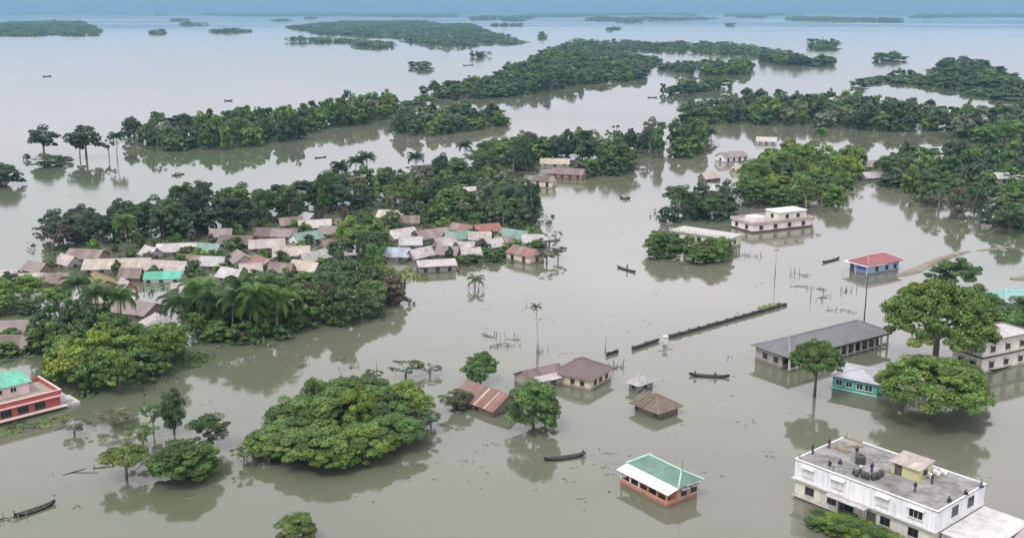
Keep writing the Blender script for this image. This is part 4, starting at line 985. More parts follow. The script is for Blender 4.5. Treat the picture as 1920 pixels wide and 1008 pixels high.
# ------------------------------------------------------------------ boats
def boat_mesh(Lb, wb, hb):
    m = MB(); n = 13
    for i in range(n):
        t = i/(n-1)*2-1; x = t*Lb/2; w = wb/2*(1-abs(t)**2.6)+.04; up = hb*(.55+.9*abs(t)**3); bot = -.12+.75*abs(t)**4*hb
        m.v += [(x,-w,up),(x,-w*.72,bot+.05),(x,0,bot-.05),(x,w*.72,bot+.05),(x,w,up),(x,w*.86,up-.02),(x,0,bot+.12),(x,-w*.86,up-.02)]
    for i in range(n-1):
        for j in range(8): m.f.append((i*8+j, (i+1)*8+j, (i+1)*8+(j+1)%8, i*8+(j+1)%8))
    m.f.append(tuple(range(7,-1,-1))[::-1]); m.f.append(tuple((n-1)*8+j for j in range(8)))
    return m
def boat(A, B, label, w=1.3, h=.5, hood=False, pole=True, group='country boats'):
    a, b = G(*A, .2), G(*B, .2); c = (a+b)/2; d = b-a; L = d.length; e = empty('country_boat', (c.x, c.y, 0), math.atan2(d.y, d.x))
    boat_mesh(L, w, h).build('hull', TARRED, e)
    for t in (-.28, -.05, .2): MB().box(L*t-.12, L*t+.12, -w*.40, w*.40, h*.42, h*.5).build('thwart', WOOD, e)
    MB().box(-L*.46, -L*.34, -w*.22, w*.22, h*.62, h*.70).build('stern_deck', WOOD, e)
    if hood:
        m = MB(); n = 9
        for i, x in enumerate((-L*.2, L*.2)):
            for j in range(n):
                t = math.pi*j/(n-1); m.v.append((x, math.cos(t)*w*.52, h*.5+math.sin(t)*1.1))
        for j in range(n-1): m.f.append((j, j+1, n+j+1, n+j))
        o = m.build('hood', BAMBOO, e); md = o.modifiers.new('thickness', 'SOLIDIFY'); md.thickness = .06
    if pole: MB().tube([(-L*.1, w*.35, h*.6), (L*.42, w*.2, h*.75)], .03, 5).build('pole', BAMBOO, e)
    tag(e, label, 'boat', group)
    return e, L
boat((1292,702),(1368,706),'long dark boat right of the thatched shack')
boat((1020,862),(1098,851),'dark boat left of the orange walled house')
boat((28,968),(104,941),'dark boat in the lower left corner')
boat((1838,697),(1908,680),'long dark boat beside the ivory two storey building', w=1.7, h=.7)
boat((1157,500),(1192,510),'dark boat in the channel left of the overgrown building')
boat((1542,492),(1574,484),'dark boat left of the red roofed pavilion')
boat((1162,371),(1182,372),'hooded boat in the middle of the channel', 1.9, .7, hood=True)
boat((322,329),(346,326),'boat on the water in front of the left tree belt', hood=True)
boat((590,296),(612,294),'boat off the shore of the left tree belt')
boat((749,545),(760,531),'dark boat pointing to shore beside the yellow green shrubs')
boat((80,144),(96,143),'tiny far boat alone on the open water at left', 2.5, 1, group='far boats')
boat((420,189),(436,189),'tiny far boat beyond the left tree belt', 2.2, 1, group='far boats')
boat((868,123),(888,122),'tiny far boat above the middle of the long tree belt', 2.5, 1, group='far boats')
boat((1018,199),(1028,199),'tiny boat in the bay right of the wooded islet', 2, .8, group='far boats')
boat((1214,183),(1232,183),'tiny boat off the tip of the grassy spit', 2, .8, group='far boats')

# ------------------------------------------------------------------ people
SKIN = mat('skin', (.16,.09,.06), .6, .05)
def body_mesh(pose):
    V = []; Rr = []; E = []
    def v(p, r, par=None):
        V.append(p); Rr.append(r)
        if par is not None: E.append((par, len(V)-1))
        return len(V)-1
    if pose == 'stand':
        z = 0; pel = v((0,0,.90), .13); sp = v((0,0,1.10), .12, pel); ch = v((0,0,1.30), .15, sp); nk = v((0,-.01,1.44), .055, ch); hd = v((0,-.03,1.55), .10, nk); v((0,-.02,1.64), .075, hd)
        legs = [((.09,0,.84),.09),((.10,-.03,.48),.065),((.10,.02,.09),.045),((.10,-.13,.04),.035)]
        arms = [((.19,0,1.35),.065),((.25,.03,1.08),.045),((.24,-.10,.86),.034),((.23,-.13,.79),.036)]
    else:
        pel = v((0,0,.16), .14); sp = v((0,-.03,.38), .12, pel); ch = v((0,-.08,.58), .15, sp); nk = v((0,-.12,.71), .055, ch); hd = v((0,-.16,.81), .10, nk); v((0,-.16,.90), .075, hd)
        legs = [((.09,-.04,.16),.09),((.14,-.34,.44),.065),((.13,-.36,.09),.045),((.13,-.50,.04),.035)]
        arms = [((.19,-.08,.62),.065),((.24,-.20,.42),.045),((.15,-.38,.46),.034),((.12,-.43,.45),.036)]
    for s in (-1, 1):
        par = pel
        for p, r in legs: par = v((s*p[0], p[1], p[2]), r, par)
        par = ch
        for p, r in arms: par = v((s*p[0], p[1], p[2]), r, par)
        h = V[par]
        for k, (dx, ln) in enumerate(((-.03,.07),(-.01,.085),(.012,.08),(.033,.06))):
            f = v((h[0]+dx, h[1]-.01, h[2]-.05), .011, par); v((h[0]+dx, h[1]-.025, h[2]-.05-ln*.6), .009, f)
        f = v((h[0]-s*.05, h[1]-.02, h[2]-.02), .012, par); v((h[0]-s*.06, h[1]-.035, h[2]-.06), .01, f)
    me = bpy.data.meshes.new('body_skel'); me.from_pydata(V, E, []); ob = bpy.data.objects.new('body_skel', me); COL.objects.link(ob)
    ob.modifiers.new('skin', 'SKIN'); sv = me.skin_vertices[0].data
    for i, r in enumerate(Rr): sv[i].radius = (r, r); sv[i].use_root = (i == 0)
    sb = ob.modifiers.new('sub', 'SUBSURF'); sb.levels = 1; sb.render_levels = 1
    bpy.context.view_layer.update()
    out = bpy.data.meshes.new_from_object(ob.evaluated_get(bpy.context.evaluated_depsgraph_get())); out.materials.clear(); out.materials.append(SKIN); out.name = 'body'
    bpy.data.objects.remove(ob); out.polygons.foreach_set('use_smooth', [True]*len(out.polygons))
    return out
def clothes(pose, colt, colb):
    T = mat('cloth_%.2f_%.2f_%.2f' % colt, colt, .9, .1, 4); B = mat('cloth_%.2f_%.2f_%.2f' % colb, colb, .9, .1, 4)
    t = MB(); b = MB()
    if pose == 'stand':
        t.tube([(0,0,.86),(0,0,1.08),(0,0,1.30),(0,0,1.40)], [.185,.165,.20,.10], 9)
        for s in (-1,1): t.tube([(s*.13,0,1.36),(s*.23,.02,1.2),(s*.25,.03,1.08)], [.09,.075,.07], 7)
        b.tube([(0,0,.98),(0,0,.8),(0,-.02,.45),(0,-.01,.2)], [.17,.19,.19,.18], 9)
    else:
        t.tube([(0,.01,.12),(0,-.03,.36),(0,-.08,.57),(0,-.11,.68)], [.19,.165,.20,.10], 9)
        for s in (-1,1): t.tube([(s*.13,-.08,.63),(s*.22,-.14,.5),(s*.245,-.2,.42)], [.09,.075,.07], 7); b.tube([(s*.09,0,.16),(s*.14,-.33,.44),(s*.13,-.36,.16)], [.15,.11,.09], 7)
    h = MB(); hp = (0,-.01,1.58) if pose == 'stand' else (0,-.14,.84)
    for i in range(5):
        a = math.pi/2*i/4; rr = .112*math.cos(a); 
        for j in range(9): q = 2*math.pi*j/9; h.v.append((hp[0]+rr*math.cos(q), hp[1]+.012+rr*math.sin(q), hp[2]-.01+.105*math.sin(a)))
    for i in range(4):
        for j in range(9): h.f.append((i*9+j, i*9+(j+1)%9, (i+1)*9+(j+1)%9, (i+1)*9+j))
    HAIR = mat('hair', (.012,.011,.01), .5, .1)
    return t.mesh('shirt', T, True), b.mesh('lungi', B, True), h.mesh('hair', HAIR, True)
BODY = {p: body_mesh(p) for p in ('stand', 'sit')}
def person(loc, rz, pose, ct, cb, label, group):
    e = empty('person', loc, rz); link('body', BODY[pose], e)
    s, l, h = cached(('cl', pose, ct, cb), lambda: clothes(pose, ct, cb)); link('shirt', s, e); link('lungi', l, e); link('hair', h, e)
    tag(e, label, 'person', group)
RG = 'people on the flat roof'
CL = {'dark':(.03,.03,.035),'white':(.6,.6,.6),'red':(.28,.05,.05),'blue':(.06,.09,.2),'green':(.05,.13,.08),'check':(.15,.12,.16)}
for px, py, pose, a, b, rz, lab in (
  (1523,851,'stand','dark','blue',1.2,'person in dark clothes standing at the left roof corner'),
  (1554,840,'stand','dark','check',.6,'person in dark clothes standing at the far left roof edge'),
  (1555,873,'sit','dark','green',2.5,'person sitting at the front roof edge near the left corner'),
  (1573,869,'sit','blue','dark',1.0,'person in blue sitting behind the front roof edge'),
  (1606,855,'stand','dark','check',.2,'person in dark shirt standing by the roof drum'),
  (1600,889,'sit','dark','dark',2.0,'leftmost person crouching by the dark goods heap'),
  (1613,888,'stand','white','dark',.0,'person in white shirt standing behind the goods heap'),
  (1634,886,'stand','dark','blue',3.4,'person in dark shirt at the right of the goods heap'),
  (1716,878,'stand','dark','red',1.4,'person standing at the right side of the stair head'),
  (1747,907,'stand','dark','green',.8,'person standing in front of the white sacks'),
  (1715,922,'stand','dark','check',.4,'person standing alone in the middle of the roof front'),
  (1778,941,'sit','dark','blue',1.9,'person sitting near the near roof corner'),
  (1809,928,'sit','dark','dark',1.9,'person sitting in the middle of the right roof edge'),
  (1838,915,'sit','blue','dark',1.9,'person sitting near the far right roof corner')):
    p = G(px, py, 5.93); p.z = 5.93; person(p, rz, pose, CL[a], CL[b], lab, RG)
for A, t, z, pose, lab in (((1092,852),0,.42,'sit','boatman crouching at the right end of the boat by the orange house'),((1302,703),0,.42,'sit','boatman crouching at the left end of the long boat by the shack'),
  ((1176,505),0,.3,'stand','boatman standing in the boat left of the overgrown building'),((1340,705),0,.3,'sit','passenger crouching amid the long boat by the shack'),((1895,683),0,.5,'stand','boatman standing in the boat by the ivory building')):
    person(G(*A, z), 1.0, pose, CL['dark'], CL['check'], lab, 'people in boats')
# goods carried up to the roof
def roof_goods():
    rng = random.Random(12)
    def sack(px, py, m, s, label, g):
        c = G(px, py, 5.93); b = MB(); n = 8
        for i in range(6):
            a = i/5; r = .42*s*(math.sin(math.pi*(.12+.76*a))**.6); z = .95*s*a
            for j in range(n): q = 2*math.pi*j/n; b.v.append((r*math.cos(q)*(1+rng.uniform(-.08,.08)), r*.75*math.sin(q), z))
        for i in range(5):
            for j in range(n): b.f.append((i*n+j, i*n+(j+1)%n, (i+1)*n+(j+1)%n, (i+1)*n+j))
        b.f.append(tuple(range(n-1,-1,-1))); b.f.append(tuple(5*n+j for j in range(n)))
        o = b.build('sack', m, None, c, (0,0,rng.uniform(0,3)), True); tag(o, label, 'sack', g)
    W = mat('white_sack', (.6,.6,.57), .8, .15, 3); D = mat('dark_sack', (.06,.06,.058), .8, .25, 3)
    names = ['leftmost','second','third','fourth','fifth','rightmost']
    for i, (x, y) in enumerate(((1738,893),(1745,897),(1752,889),(1758,893),(1766,889),(1772,892))): sack(x, y, W, .9, '%s white sack in the row on the right half of the roof' % names[i], 'white sacks on the roof')
    for i, (x, y) in enumerate(((1606,893),(1618,895),(1626,898),(1637,899),(1645,897),(1651,893))): sack(x, y, D, 1.1, '%s dark sack in the heap before the stair head' % names[i], 'dark sacks on the roof')
    c = G(1613, 868, 5.93); e = empty('water_drum', c, .3)
    b = MB(); b.tube([(0,0,0),(0,0,.1),(0,0,1.15),(0,0,1.3)], [.7,.74,.74,.55], 14).build('drum', mat('black_plastic', (.05,.055,.055), .5), e); MB().tube([(0,0,1.3),(0,0,1.4)], .25, 12).build('lid', TARRED, e)
    tag(e, 'dark water drum on the left half of the roof', 'water drum')
    for i, (x, y, l) in enumerate(((1580,843,2.4),(1600,836,2.8),(1598,823,3.4))):
        o = MB().box(-l/2,l/2,-.5,.5,0,.14).box(-l/2+.2,l/2-.4,-.35,.4,.14,.26).build('timber_stack', BAMBOO, None, G(x, y, 5.94), (0,0,WB[1]+R(60)*(i%2))); tag(o, ['nearest timber stack on the left half of the roof','middle timber stack on the left half of the roof','timber stack at the far roof edge'][i], 'timber', 'timber stacks on the roof')
roof_goods()

# ------------------------------------------------------------------ single trees
def T(px, py, h, w, kind, tint, label, lod='hi', idx=None, cat='tree', group=None, name=None):
    p = G(px, py); return tree(p.x, p.y, h, w, kind, tint, label, group, lod, name, idx, cat=cat)
T(1752,690,19,22,'dome','fresh','great spreading tree with wide green crown beside the ivory building', idx=0)
T(1742,786,12,18.5,'dome','fresh','wide low crowned green tree in front of the teal building', idx=1)
T(1790,756,9,10,'dome','green','smaller domed tree right behind the wide low crowned tree', idx=1)
T(1527,742,11.2,9.4,'parasol','green','lone round tree on a thin trunk left of the teal building', idx=0)
T(1790,545,8,11,'round','green','round tree behind the great spreading tree')
T(1757,540,6,7,'bushy','dark','dark bush at the near end of the earth embankment')
T(1872,640,9,13,'bushy','green','bushy tree right behind the ivory two storey building')
T(1912,628,8,11,'bushy','dark','dark bushy tree at the right frame edge below the blue house')
T(1838,600,8,10,'bushy','green','bushy tree between the blue house and the ivory building')
T(901,716,5.6,6.6,'ball','green','round green tree behind the rust red roof', idx=0)
T(1000,806,8.6,8.4,'ball','green','dense green tree at the right end of the rust red roof', idx=1)
T(852,768,4.0,6.5,'sparse','dark','thin grey green shrub left of the rust red roof', cat='shrub', name='flooded_shrub')
T(868,764,3.2,4.5,'bushy','grey','small grey green bush against the rust roofed house', cat='shrub', name='flooded_shrub')
T(1022,785,4.5,6,'sparse','dark','leafy branches right of the dense green tree', cat='shrub', name='flooded_shrub')
# the big thicket in the foreground
for i, (px, py, h, w, k, t, lab) in enumerate((
  (515,848,4.6,9,'spread','fresh','yellowish tree at the left end of the big foreground thicket'),
  (556,862,5.4,10,'spread','olive','olive tree at the front left of the big foreground thicket'),
  (615,868,6.0,11,'spread','fresh','largest tree at the front of the big foreground thicket'),
  (688,856,5.6,10,'spread','fresh','green tree at the front right of the big foreground thicket'),
  (748,836,5.6,9.5,'spread','green','green tree near the right end of the big foreground thicket'),
  (560,816,6.8,10,'spread','olive','olive tree at the back left of the big foreground thicket'),
  (630,806,7.6,12,'spread','green','tree in the centre of the big foreground thicket'),
  (702,798,7.2,12,'spread','green','tree right of centre in the big foreground thicket'),
  (760,785,7.0,10,'spread','bright','yellow green tree at the right back of the big foreground thicket'),
  (690,765,6.2,9,'spread','dark','dark tree at the far back of the big foreground thicket'),
  (640,772,6.2,9,'round','green','tree at the back centre of the big foreground thicket'),
  (790,812,4.5,7,'sparse','dark','thin shrub at the right end of the big foreground thicket'),
  (808,800,3.2,5,'sparse','dark','thin shrub reaching out right of the big thicket'),
  (505,868,3.2,6,'sparse','olive','thin shrub at the left front of the big thicket'))):
    T(px, py, h, w, k, t, lab, idx=i, group='trees of the foreground thicket')
T(457,872,3.6,4.6,'sparse','olive','thin bush standing alone left of the big thicket', cat='shrub', name='flooded_shrub')
T(760,706,3.4,8,'sparse','dark','thin snaggy treetop behind the big thicket', lod='mid')
T(806,702,2.2,5,'sparse','grey','smaller snaggy treetop right behind the big thicket', lod='mid')
T(700,716,3,5,'sparse','dark','dark twiggy treetop touching the back of the big thicket', lod='mid')
for i, (px, py, h, w, k, t, lab) in enumerate(((535,862,4.2,6,'sparse','olive','thin leafy stems at the left front of the big thicket'),(590,872,4.0,6,'sparse','brownish','half bare stems at the front of the big thicket'),(655,868,4.2,6,'tall','green','upright shrub at the front middle of the big thicket'),(725,850,4.0,6,'sparse','green','thin leafy stems at the right front of the big thicket'),(590,790,8.4,6,'tall','fresh','taller slim tree rising from the back of the big thicket'),(672,815,8.4,6,'round','bright','yellow green treetop rising in the middle of the big thicket'))):
    T(px, py, h, w, k, t, lab, idx=i, group='trees of the foreground thicket')
# sapling group lower left
T(345,898,5.8,10.5,'ball','green','large green bush in the lower left water', idx=0, cat='shrub', name='flooded_shrub')
T(372,890,4.6,8,'bushy','fresh','fresh green bush overlapping the large green bush', idx=2, cat='shrub', name='flooded_shrub')
T(327,812,8.0,5.2,'tall','dark','slim tree on a thin trunk above the large green bush', idx=0)
T(393,838,5.6,6.4,'round','dark','small round tree right above the large green bush', idx=1)
T(288,812,6.2,5,'sparse','green','thin sapling left of the slim tree')
T(237,895,5.2,7.5,'umbrella','olive','flat topped olive sapling left of the large green bush', idx=1)
T(268,842,4.6,7.5,'sparse','olive','thin olive bush behind the flat topped sapling', cat='shrub', name='flooded_shrub')
T(215,800,3.5,8,'sparse','grey','faint grey sapling near the red building')
T(140,812,2.6,6,'sparse','brownish','bare brownish shrub in front of the red building', cat='shrub', name='flooded_shrub')
T(553,1022,4.4,6.0,'ball','olive','olive bush cut by the bottom frame edge', idx=1, cat='shrub', name='flooded_shrub')
for i, (px, py, h, w) in enumerate(((1540,985,2.0,4.6),(1562,992,2.2,5),(1588,1000,2.4,5.4),(1612,1008,2.3,5),(1640,1018,2.4,5.5),(1668,1030,2.2,5),(1585,975,1.4,3.5))):
    T(px, py, h, w, 'bushy', 'bright' if i % 2 else 'green', '%s shrub in the row before the white building' % ['leftmost','second','third','fourth','fifth','sixth','innermost'][i], cat='shrub', group='shrubs before the white building', name='flooded_shrub', idx=i)
# shrubs on the overgrown building
for i, (px, py, h, w, t) in enumerate(((1232,476,7,8,'green'),(1258,482,7,8,'dark'),(1283,484,6.5,7,'olive'),(1338,490,7,7.5,'green'),(1357,482,6,6,'olive'),(1225,486,4,4,'dark'),(1310,493,4.5,7,'green'),(1245,480,7.5,9,'green'),(1322,488,6.5,8,'olive'))):
    T(px, py, h, w, 'bushy', t, '%s bush along the front of the overgrown building' % ['leftmost','second','third','tallest right','rightmost','lowest left','lowest middle','thickest left','thickest right'][i], lod='mid', cat='shrub', group='bushes of the overgrown building', name='flooded_shrub', idx=i)
# left far trees
for px, py, h, w, k, t, lab in ((83,292,14,14,'round','deep','leftmost of the round trees far left in the open water'),(162,296,15.5,16,'round','deep','broad crowned tree on a tall trunk far left'),
  (150,298,13,10,'sparse','deep','thin tree under the broad crowned tree far left'),(205,296,12,8,'sparse','deep','thin tree right of the broad crowned tree far left'),
  (92,312,6,14,'bushy','dark','low dark bush below the leftmost round tree'),(120,305,3,9,'bushy','brownish','brownish low bush beside the low dark bush'),(50,300,3,4,'bushy','deep','tiny dark bush far left in the water'),
  (12,348,9,13,'bushy','deep','dark bushy tree at the left frame edge by the open water'),(-8,344,9,12,'bushy','dark','dark tree cut by the left frame edge')):
    T(px, py, h, w, k, t, lab, lod='mid')
palm(220, 300, 11.0, 'single palm at the left end of the far tree belt', 'deep', 1.25)
palm(1008, 660, 10.0, 'lone thin palm with pale trunk in open water behind the brown hip roof', 'dark', .40, name='areca_palm', thin=1.15, nf=11, bark=CONCL)
palm(890, 541, 2.2, 'short drowned palm top in the bay below the middle village', 'dark', .75, nf=12)
# twisted dead branch in the bay
def snag():
    p = G(985, 566); e = empty('dead_branch', p); m = MB()
    m.tube([(0,0,-.4),(.3,.5,1.6),(-.8,1,2.6),(-1.6,2,3.0)], [.14,.12,.08,.03], 6).tube([(.3,.5,1.6),(2.2,.8,2.1),(4.6,.4,1.6)], [.1,.07,.03], 5).tube([(2.2,.8,2.1),(3.4,1.2,2.8)], [.06,.02], 5)
    m.build('branch', CONCL, e); tag(e, 'pale twisted dead branch in the bay below the rust roofed house', 'branch')
snag()
for px, py, h, w, k, lab in ((1025,494,5,9,'sparse','bare dark shrub right of the rust roofed cream house'),(1046,486,5.5,6,'sparse','bare dark treetop at the tip of the middle village'),(1030,462,4,8,'sparse','bare dark branches behind the tip of the middle village')):
    T(px, py, h, w, k, 'brownish', lab, lod='mid')
# bare leafless tree at the left village shore
for px, py, h, w, lab in ((100,470,9,14,'bare spreading tree at the far left village shore'),(140,450,10,12,'bare tree behind the brown tin roof at far left')): T(px, py, h, w, 'sparse', 'brownish', lab, lod='mid')
# palms of the left village
for i, (px, py, h, t) in enumerate(((402,628,8.0,'dark'),(436,634,9.0,'dark'),(470,632,7.5,'olive'),(492,634,10,'green'),(520,628,8.5,'olive'),(455,612,9.8,'dark'),(380,612,9,'green'),(505,610,9.5,'dark'),(540,615,7.5,'green'),(345,625,7,'dark'))):
    palm(px, py, h, '%s coconut palm in the cluster at the left village waterfront' % ['second','fourth','sixth','seventh','ninth','fifth','rear left','eighth','rightmost','leftmost'][i], t, 1.3, 'palms of the left village')
for px, py, h, t, lab in ((345,440,14,'dark','tall palm at the left end of the dark wood behind the village'),(240,470,9,'green','coconut palm behind the long grey beige roof'),(232,650,11,'green','palm over the trees at the left village shore'),
  (165,640,13,'dark','tall palm left of the mauve brown roof'),(190,655,12,'dark','palm right of the tall palm left of the mauve brown roof'),(690,350,12,'deep','tall palm on the back shore skyline'),(668,352,10.5,'deep','shorter palm on the back shore skyline'),(875,330,13,'deep','palm above the trees right of the back shore skyline'),
  (780,345,11,'deep','palm in the middle of the back shore'),(1092,300,12,'deep','palm by the brown roof at the channel'),(635,365,11,'deep','leftmost palm on the back shore skyline'),(1535,300,13,'green','palm among the bright peninsula trees'),(1880,250,13,'deep','palm over the dark trees at far right')):
    palm(px, py, h, lab, t, 1.15, 'palms over the tree belts')

# ------------------------------------------------------------------ tree belts (footprints at the waterline)
K1 = ['round','round','bushy','bushy','bushy','tall','spread','sparse']; K2 = ['bushy','bushy','round']; KF = ['bushy','bushy','round','tall','umbrella','sparse','spread']
DK = ['deep','deep','dark','dark','dark','green','olive','grey']; MD = ['dark','dark','green','green','fresh','olive','brownish']; BR = ['green','fresh','fresh','bright']
belt('on the left village shore', [(95,470),(180,458),(330,446),(335,425),(210,428),(110,446)], 6.0, (7,11), (8,11), K1, DK, 11)
belt('at the left frame edge below the pale roof', [(-20,592),(120,586),(125,566),(60,552),(-20,558)], 5.8, (4.5,7.5), (6.5,9.5), K1, ['green','olive','fresh','dark'], 12)
belt('left of the mauve brown roof', [(90,668),(225,668),(228,640),(150,615),(95,630)], 5.2, (6,10), (6,8.5), ['tall','round','bushy','bushy'], ['dark','dark','green'], 13)
belt('behind the red building', [(95,700),(160,742),(242,742),(305,705),(330,672),(250,655),(90,655)], 4.8, (6,9.5), (7,10), K2, BR+['green'], 14)
belt('above the red building', [(-20,668),(85,668),(95,640),(-20,635)], 4.5, (3,4.5), (5,7), K2, ['dark','green','olive'], 33)
belt('below the white gabled roof', [(225,672),(325,664),(345,642),(300,640),(240,648)], 4.5, (3,4.5), (5,7), K2, BR, 34)
belt('beside the waterfront palms', [(345,636),(440,645),(520,640),(570,614),(560,585),(470,575),(350,590)], 4.3, (3,6.5), (5,7.5), K2, ['dark','dark','green'], 15)
belt('right of the waterfront palms', [(568,608),(650,606),(730,588),(738,555),(700,520),(640,530),(575,575)], 5.4, (6,10), (7,10), K1, MD, 16)
belt('between the two villages', [(630,505),(715,502),(718,455),(690,440),(650,445),(635,470)], 6.2, (6,9.5), (7,10), K1, MD+['dark'], 17)
belt('amid the left village roofs', [(350,505),(420,512),(425,490),(372,482)], 5.0, (3,5), (4.5,6), K2, MD, 18)
belt('in front of the left village roofs', [(345,575),(430,572),(540,575),(600,535),(560,530),(470,560),(350,545)], 5.0, (3.5,6), (5,7.5), K1, MD, 19)
belt('amid the roofs of the left village', [(100,500),(330,545),(470,545),(610,515),(640,430),(560,400),(400,425),(280,440),(130,462)], 6.0, (2.2,5), (3,5.5), ['bushy','tall','round'], MD, 35)
belt('amid the roofs of the middle village', [(725,490),(880,500),(960,490),(1010,465),(1010,440),(960,422),(880,412),(735,425)], 6.0, (2,4.5), (3,5.5), ['bushy','tall','round'], MD, 36)
belt('right behind the roofs of the middle village', [(725,432),(860,414),(1000,428),(1005,402),(900,392),(730,405)], 6.0, (4,7.5), (6,9), K1, DK+['green'], 37)
belt('along the waterfront of the middle village', [(885,496),(960,494),(955,470),(900,466),(880,480)], 5, (3,5.5), (5,7), K2, MD, 20)
belt('in the dark wood behind the left village', [(325,450),(420,440),(540,425),(610,400),(620,385),(500,395),(400,400),(335,405)], 7.5, (8,13), (9,13), K1, ['deep','dark','dark','green'], 21)
belt('behind the roofs at the back shore', [(600,400),(720,392),(860,400),(940,425),(1005,428),(1010,395),(960,370),(900,345),(820,335),(690,352),(600,375)], 7.4, (7,11.5), (8,12), K1, DK+['green'], 22)
belt('around the brown roof at the channel', [(900,345),(980,330),(1000,300),(1090,305),(1172,322),(1168,310),(1090,286),(985,284),(890,310)], 7.5, (8,13), (10,14), K1, DK+['green','fresh'], 23)
belt('at the channel shore right of the brown roof', [(1085,335),(1165,330),(1172,322),(1100,318)], 6, (5,9), (8,10), K2, DK, 24)
belt('between the channel and the peninsula', [(1120,295),(1200,296),(1270,298),(1325,280),(1322,262),(1250,268),(1150,272)], 9, (8,14), (9,13), ['round','bushy','sparse','tall'], DK, 25)
belt('among the dark trees left of the pink building', [(1248,416),(1365,418),(1372,385),(1310,385),(1262,396)], 6.0, (6,10), (7,10), K2, ['deep','dark'], 26)
belt('in the bright wood behind the pink building', [(1390,388),(1500,398),(1575,396),(1590,350),(1630,312),(1590,296),(1460,296),(1410,335),(1380,355)], 7.2, (7,11.5), (8,13), K1, BR+['green','dark'], 27)
belt('on the right bank beyond the inlet', [(1650,350),(1700,362),(1760,400),(1850,428),(1920,452),(1960,440),(1960,305),(1840,300),(1700,298),(1650,325)], 9.0, (6,10.5), (8,13), K1, DK+['green','fresh'], 28)
belt('in the left tree belt across the water', [(240,276),(330,283),(440,280),(550,263),(605,244),(725,224),(750,208),(700,203),(600,222),(470,238),(380,250),(250,257)], 8.6, (8,15), (9,14), KF, DK+['green'], 29)
belt('on the wooded islet', [(732,250),(800,257),(900,245),(952,232),(925,215),(800,222),(738,236)], 9, (7,12), (9,14), K1, DK, 30)
belt('in the long belt right across the channel', [(1285,233),(1400,233),(1520,240),(1700,247),(1790,243),(1800,230),(1700,212),(1600,200),(1430,197),(1300,212)], 10, (8,14), (10,15), KF, DK, 31)
belt('in the dark wood at the right edge', [(1790,262),(1960,292),(1960,205),(1850,222),(1790,238)], 12, (8,14), (11,16), KF, DK, 32)
FAR = [  # far woods, merged
 ([(1030,95),(1100,79),(1250,84),(1400,90),(1500,110),(1558,122),(1470,123),(1400,106),(1250,96),(1120,97)], 14),
 ([(1000,122),(1040,100),(1190,104),(1240,114),(1195,150),(1120,157),(1060,166),(1000,176),(900,187),(800,193),(750,208),(700,203),(800,174),(900,160)], 12),
 ([(1232,131),(1290,124),(1400,126),(1412,130),(1400,139),(1330,141)], 11),
 ([(1600,163),(1700,166),(1760,162),(1800,172),(1960,205),(1960,165),(1860,140),(1840,122),(1780,120),(1740,145),(1640,148),(1605,155)], 13),
 ([(540,52),(600,44),(740,40),(880,48),(915,62),(988,80),(940,86),(850,86),(780,80),(720,70),(600,64)], 20),
 ([(532,78),(600,75),(720,80),(742,88),(700,90),(640,80)], 16), ([(-30,44),(150,42),(188,58),(180,66),(-30,68)], 19),
 ([(284,60),(310,60),(310,63),(284,63)], 14), ([(398,58),(470,58),(470,61),(398,61)], 16), ([(1514,86),(1560,83),(1572,89),(1540,93)], 14),
 ([(1640,113),(1680,110),(1684,114),(1645,117)], 16), ([(1530,118),(1556,112),(1560,122),(1535,124)], 14), ([(1235,176),(1300,168),(1385,160),(1390,164),(1300,174),(1240,180)], 9),
 ([(1475,33),(1690,36),(1690,41),(1475,40)], 26), ([(1720,28),(1960,26),(1960,31),(1720,33)], 30), ([(1360,27),(1440,27),(1440,31),(1360,31)], 30),
 ([(1100,34),(1320,34),(1320,38),(1100,39)], 28), ([(980,27),(1310,24),(1310,27),(1000,32)], 34), ([(880,32),(985,30),(985,36),(885,37)], 26), ([(380,26),(700,24),(860,28),(860,32),(640,30),(420,30)], 32),
 ([(-40,20),(400,20),(860,19),(860,21),(-40,23)], 46), ([(1340,19),(1960,18),(1960,20),(1340,21)], 46), ([(850,50),(890,50),(900,56),(860,58)], 22), ([(1140,54),(1160,53),(1160,56),(1140,57)], 16),
 ([(1010,70),(1022,69),(1022,72),(1010,72)], 14), ([(770,125),(800,128),(800,131),(770,130)], 16), ([(892,107),(912,105),(912,108),(892,109)], 14),
]
_rf = random.Random(41)
for _yy, _n in ((19,9),(22,9),(25,10),(29,9),(34,7),(40,5),(47,4)):
    for _ in range(_n):
        _x = _rf.uniform(-20, 1940); _l = _rf.uniform(25, 150)*(1 if _yy < 33 else .45); _y = _yy+_rf.uniform(-1.5,1.5)
        FAR.append(([(_x-_l/2,_y),(_x-_l*.2,_y-.8),(_x+_l*.3,_y-.5),(_x+_l/2,_y+.2),(_x+_l*.1,_y+.9),(_x-_l*.3,_y+.7)], 36 if _yy < 27 else 24))
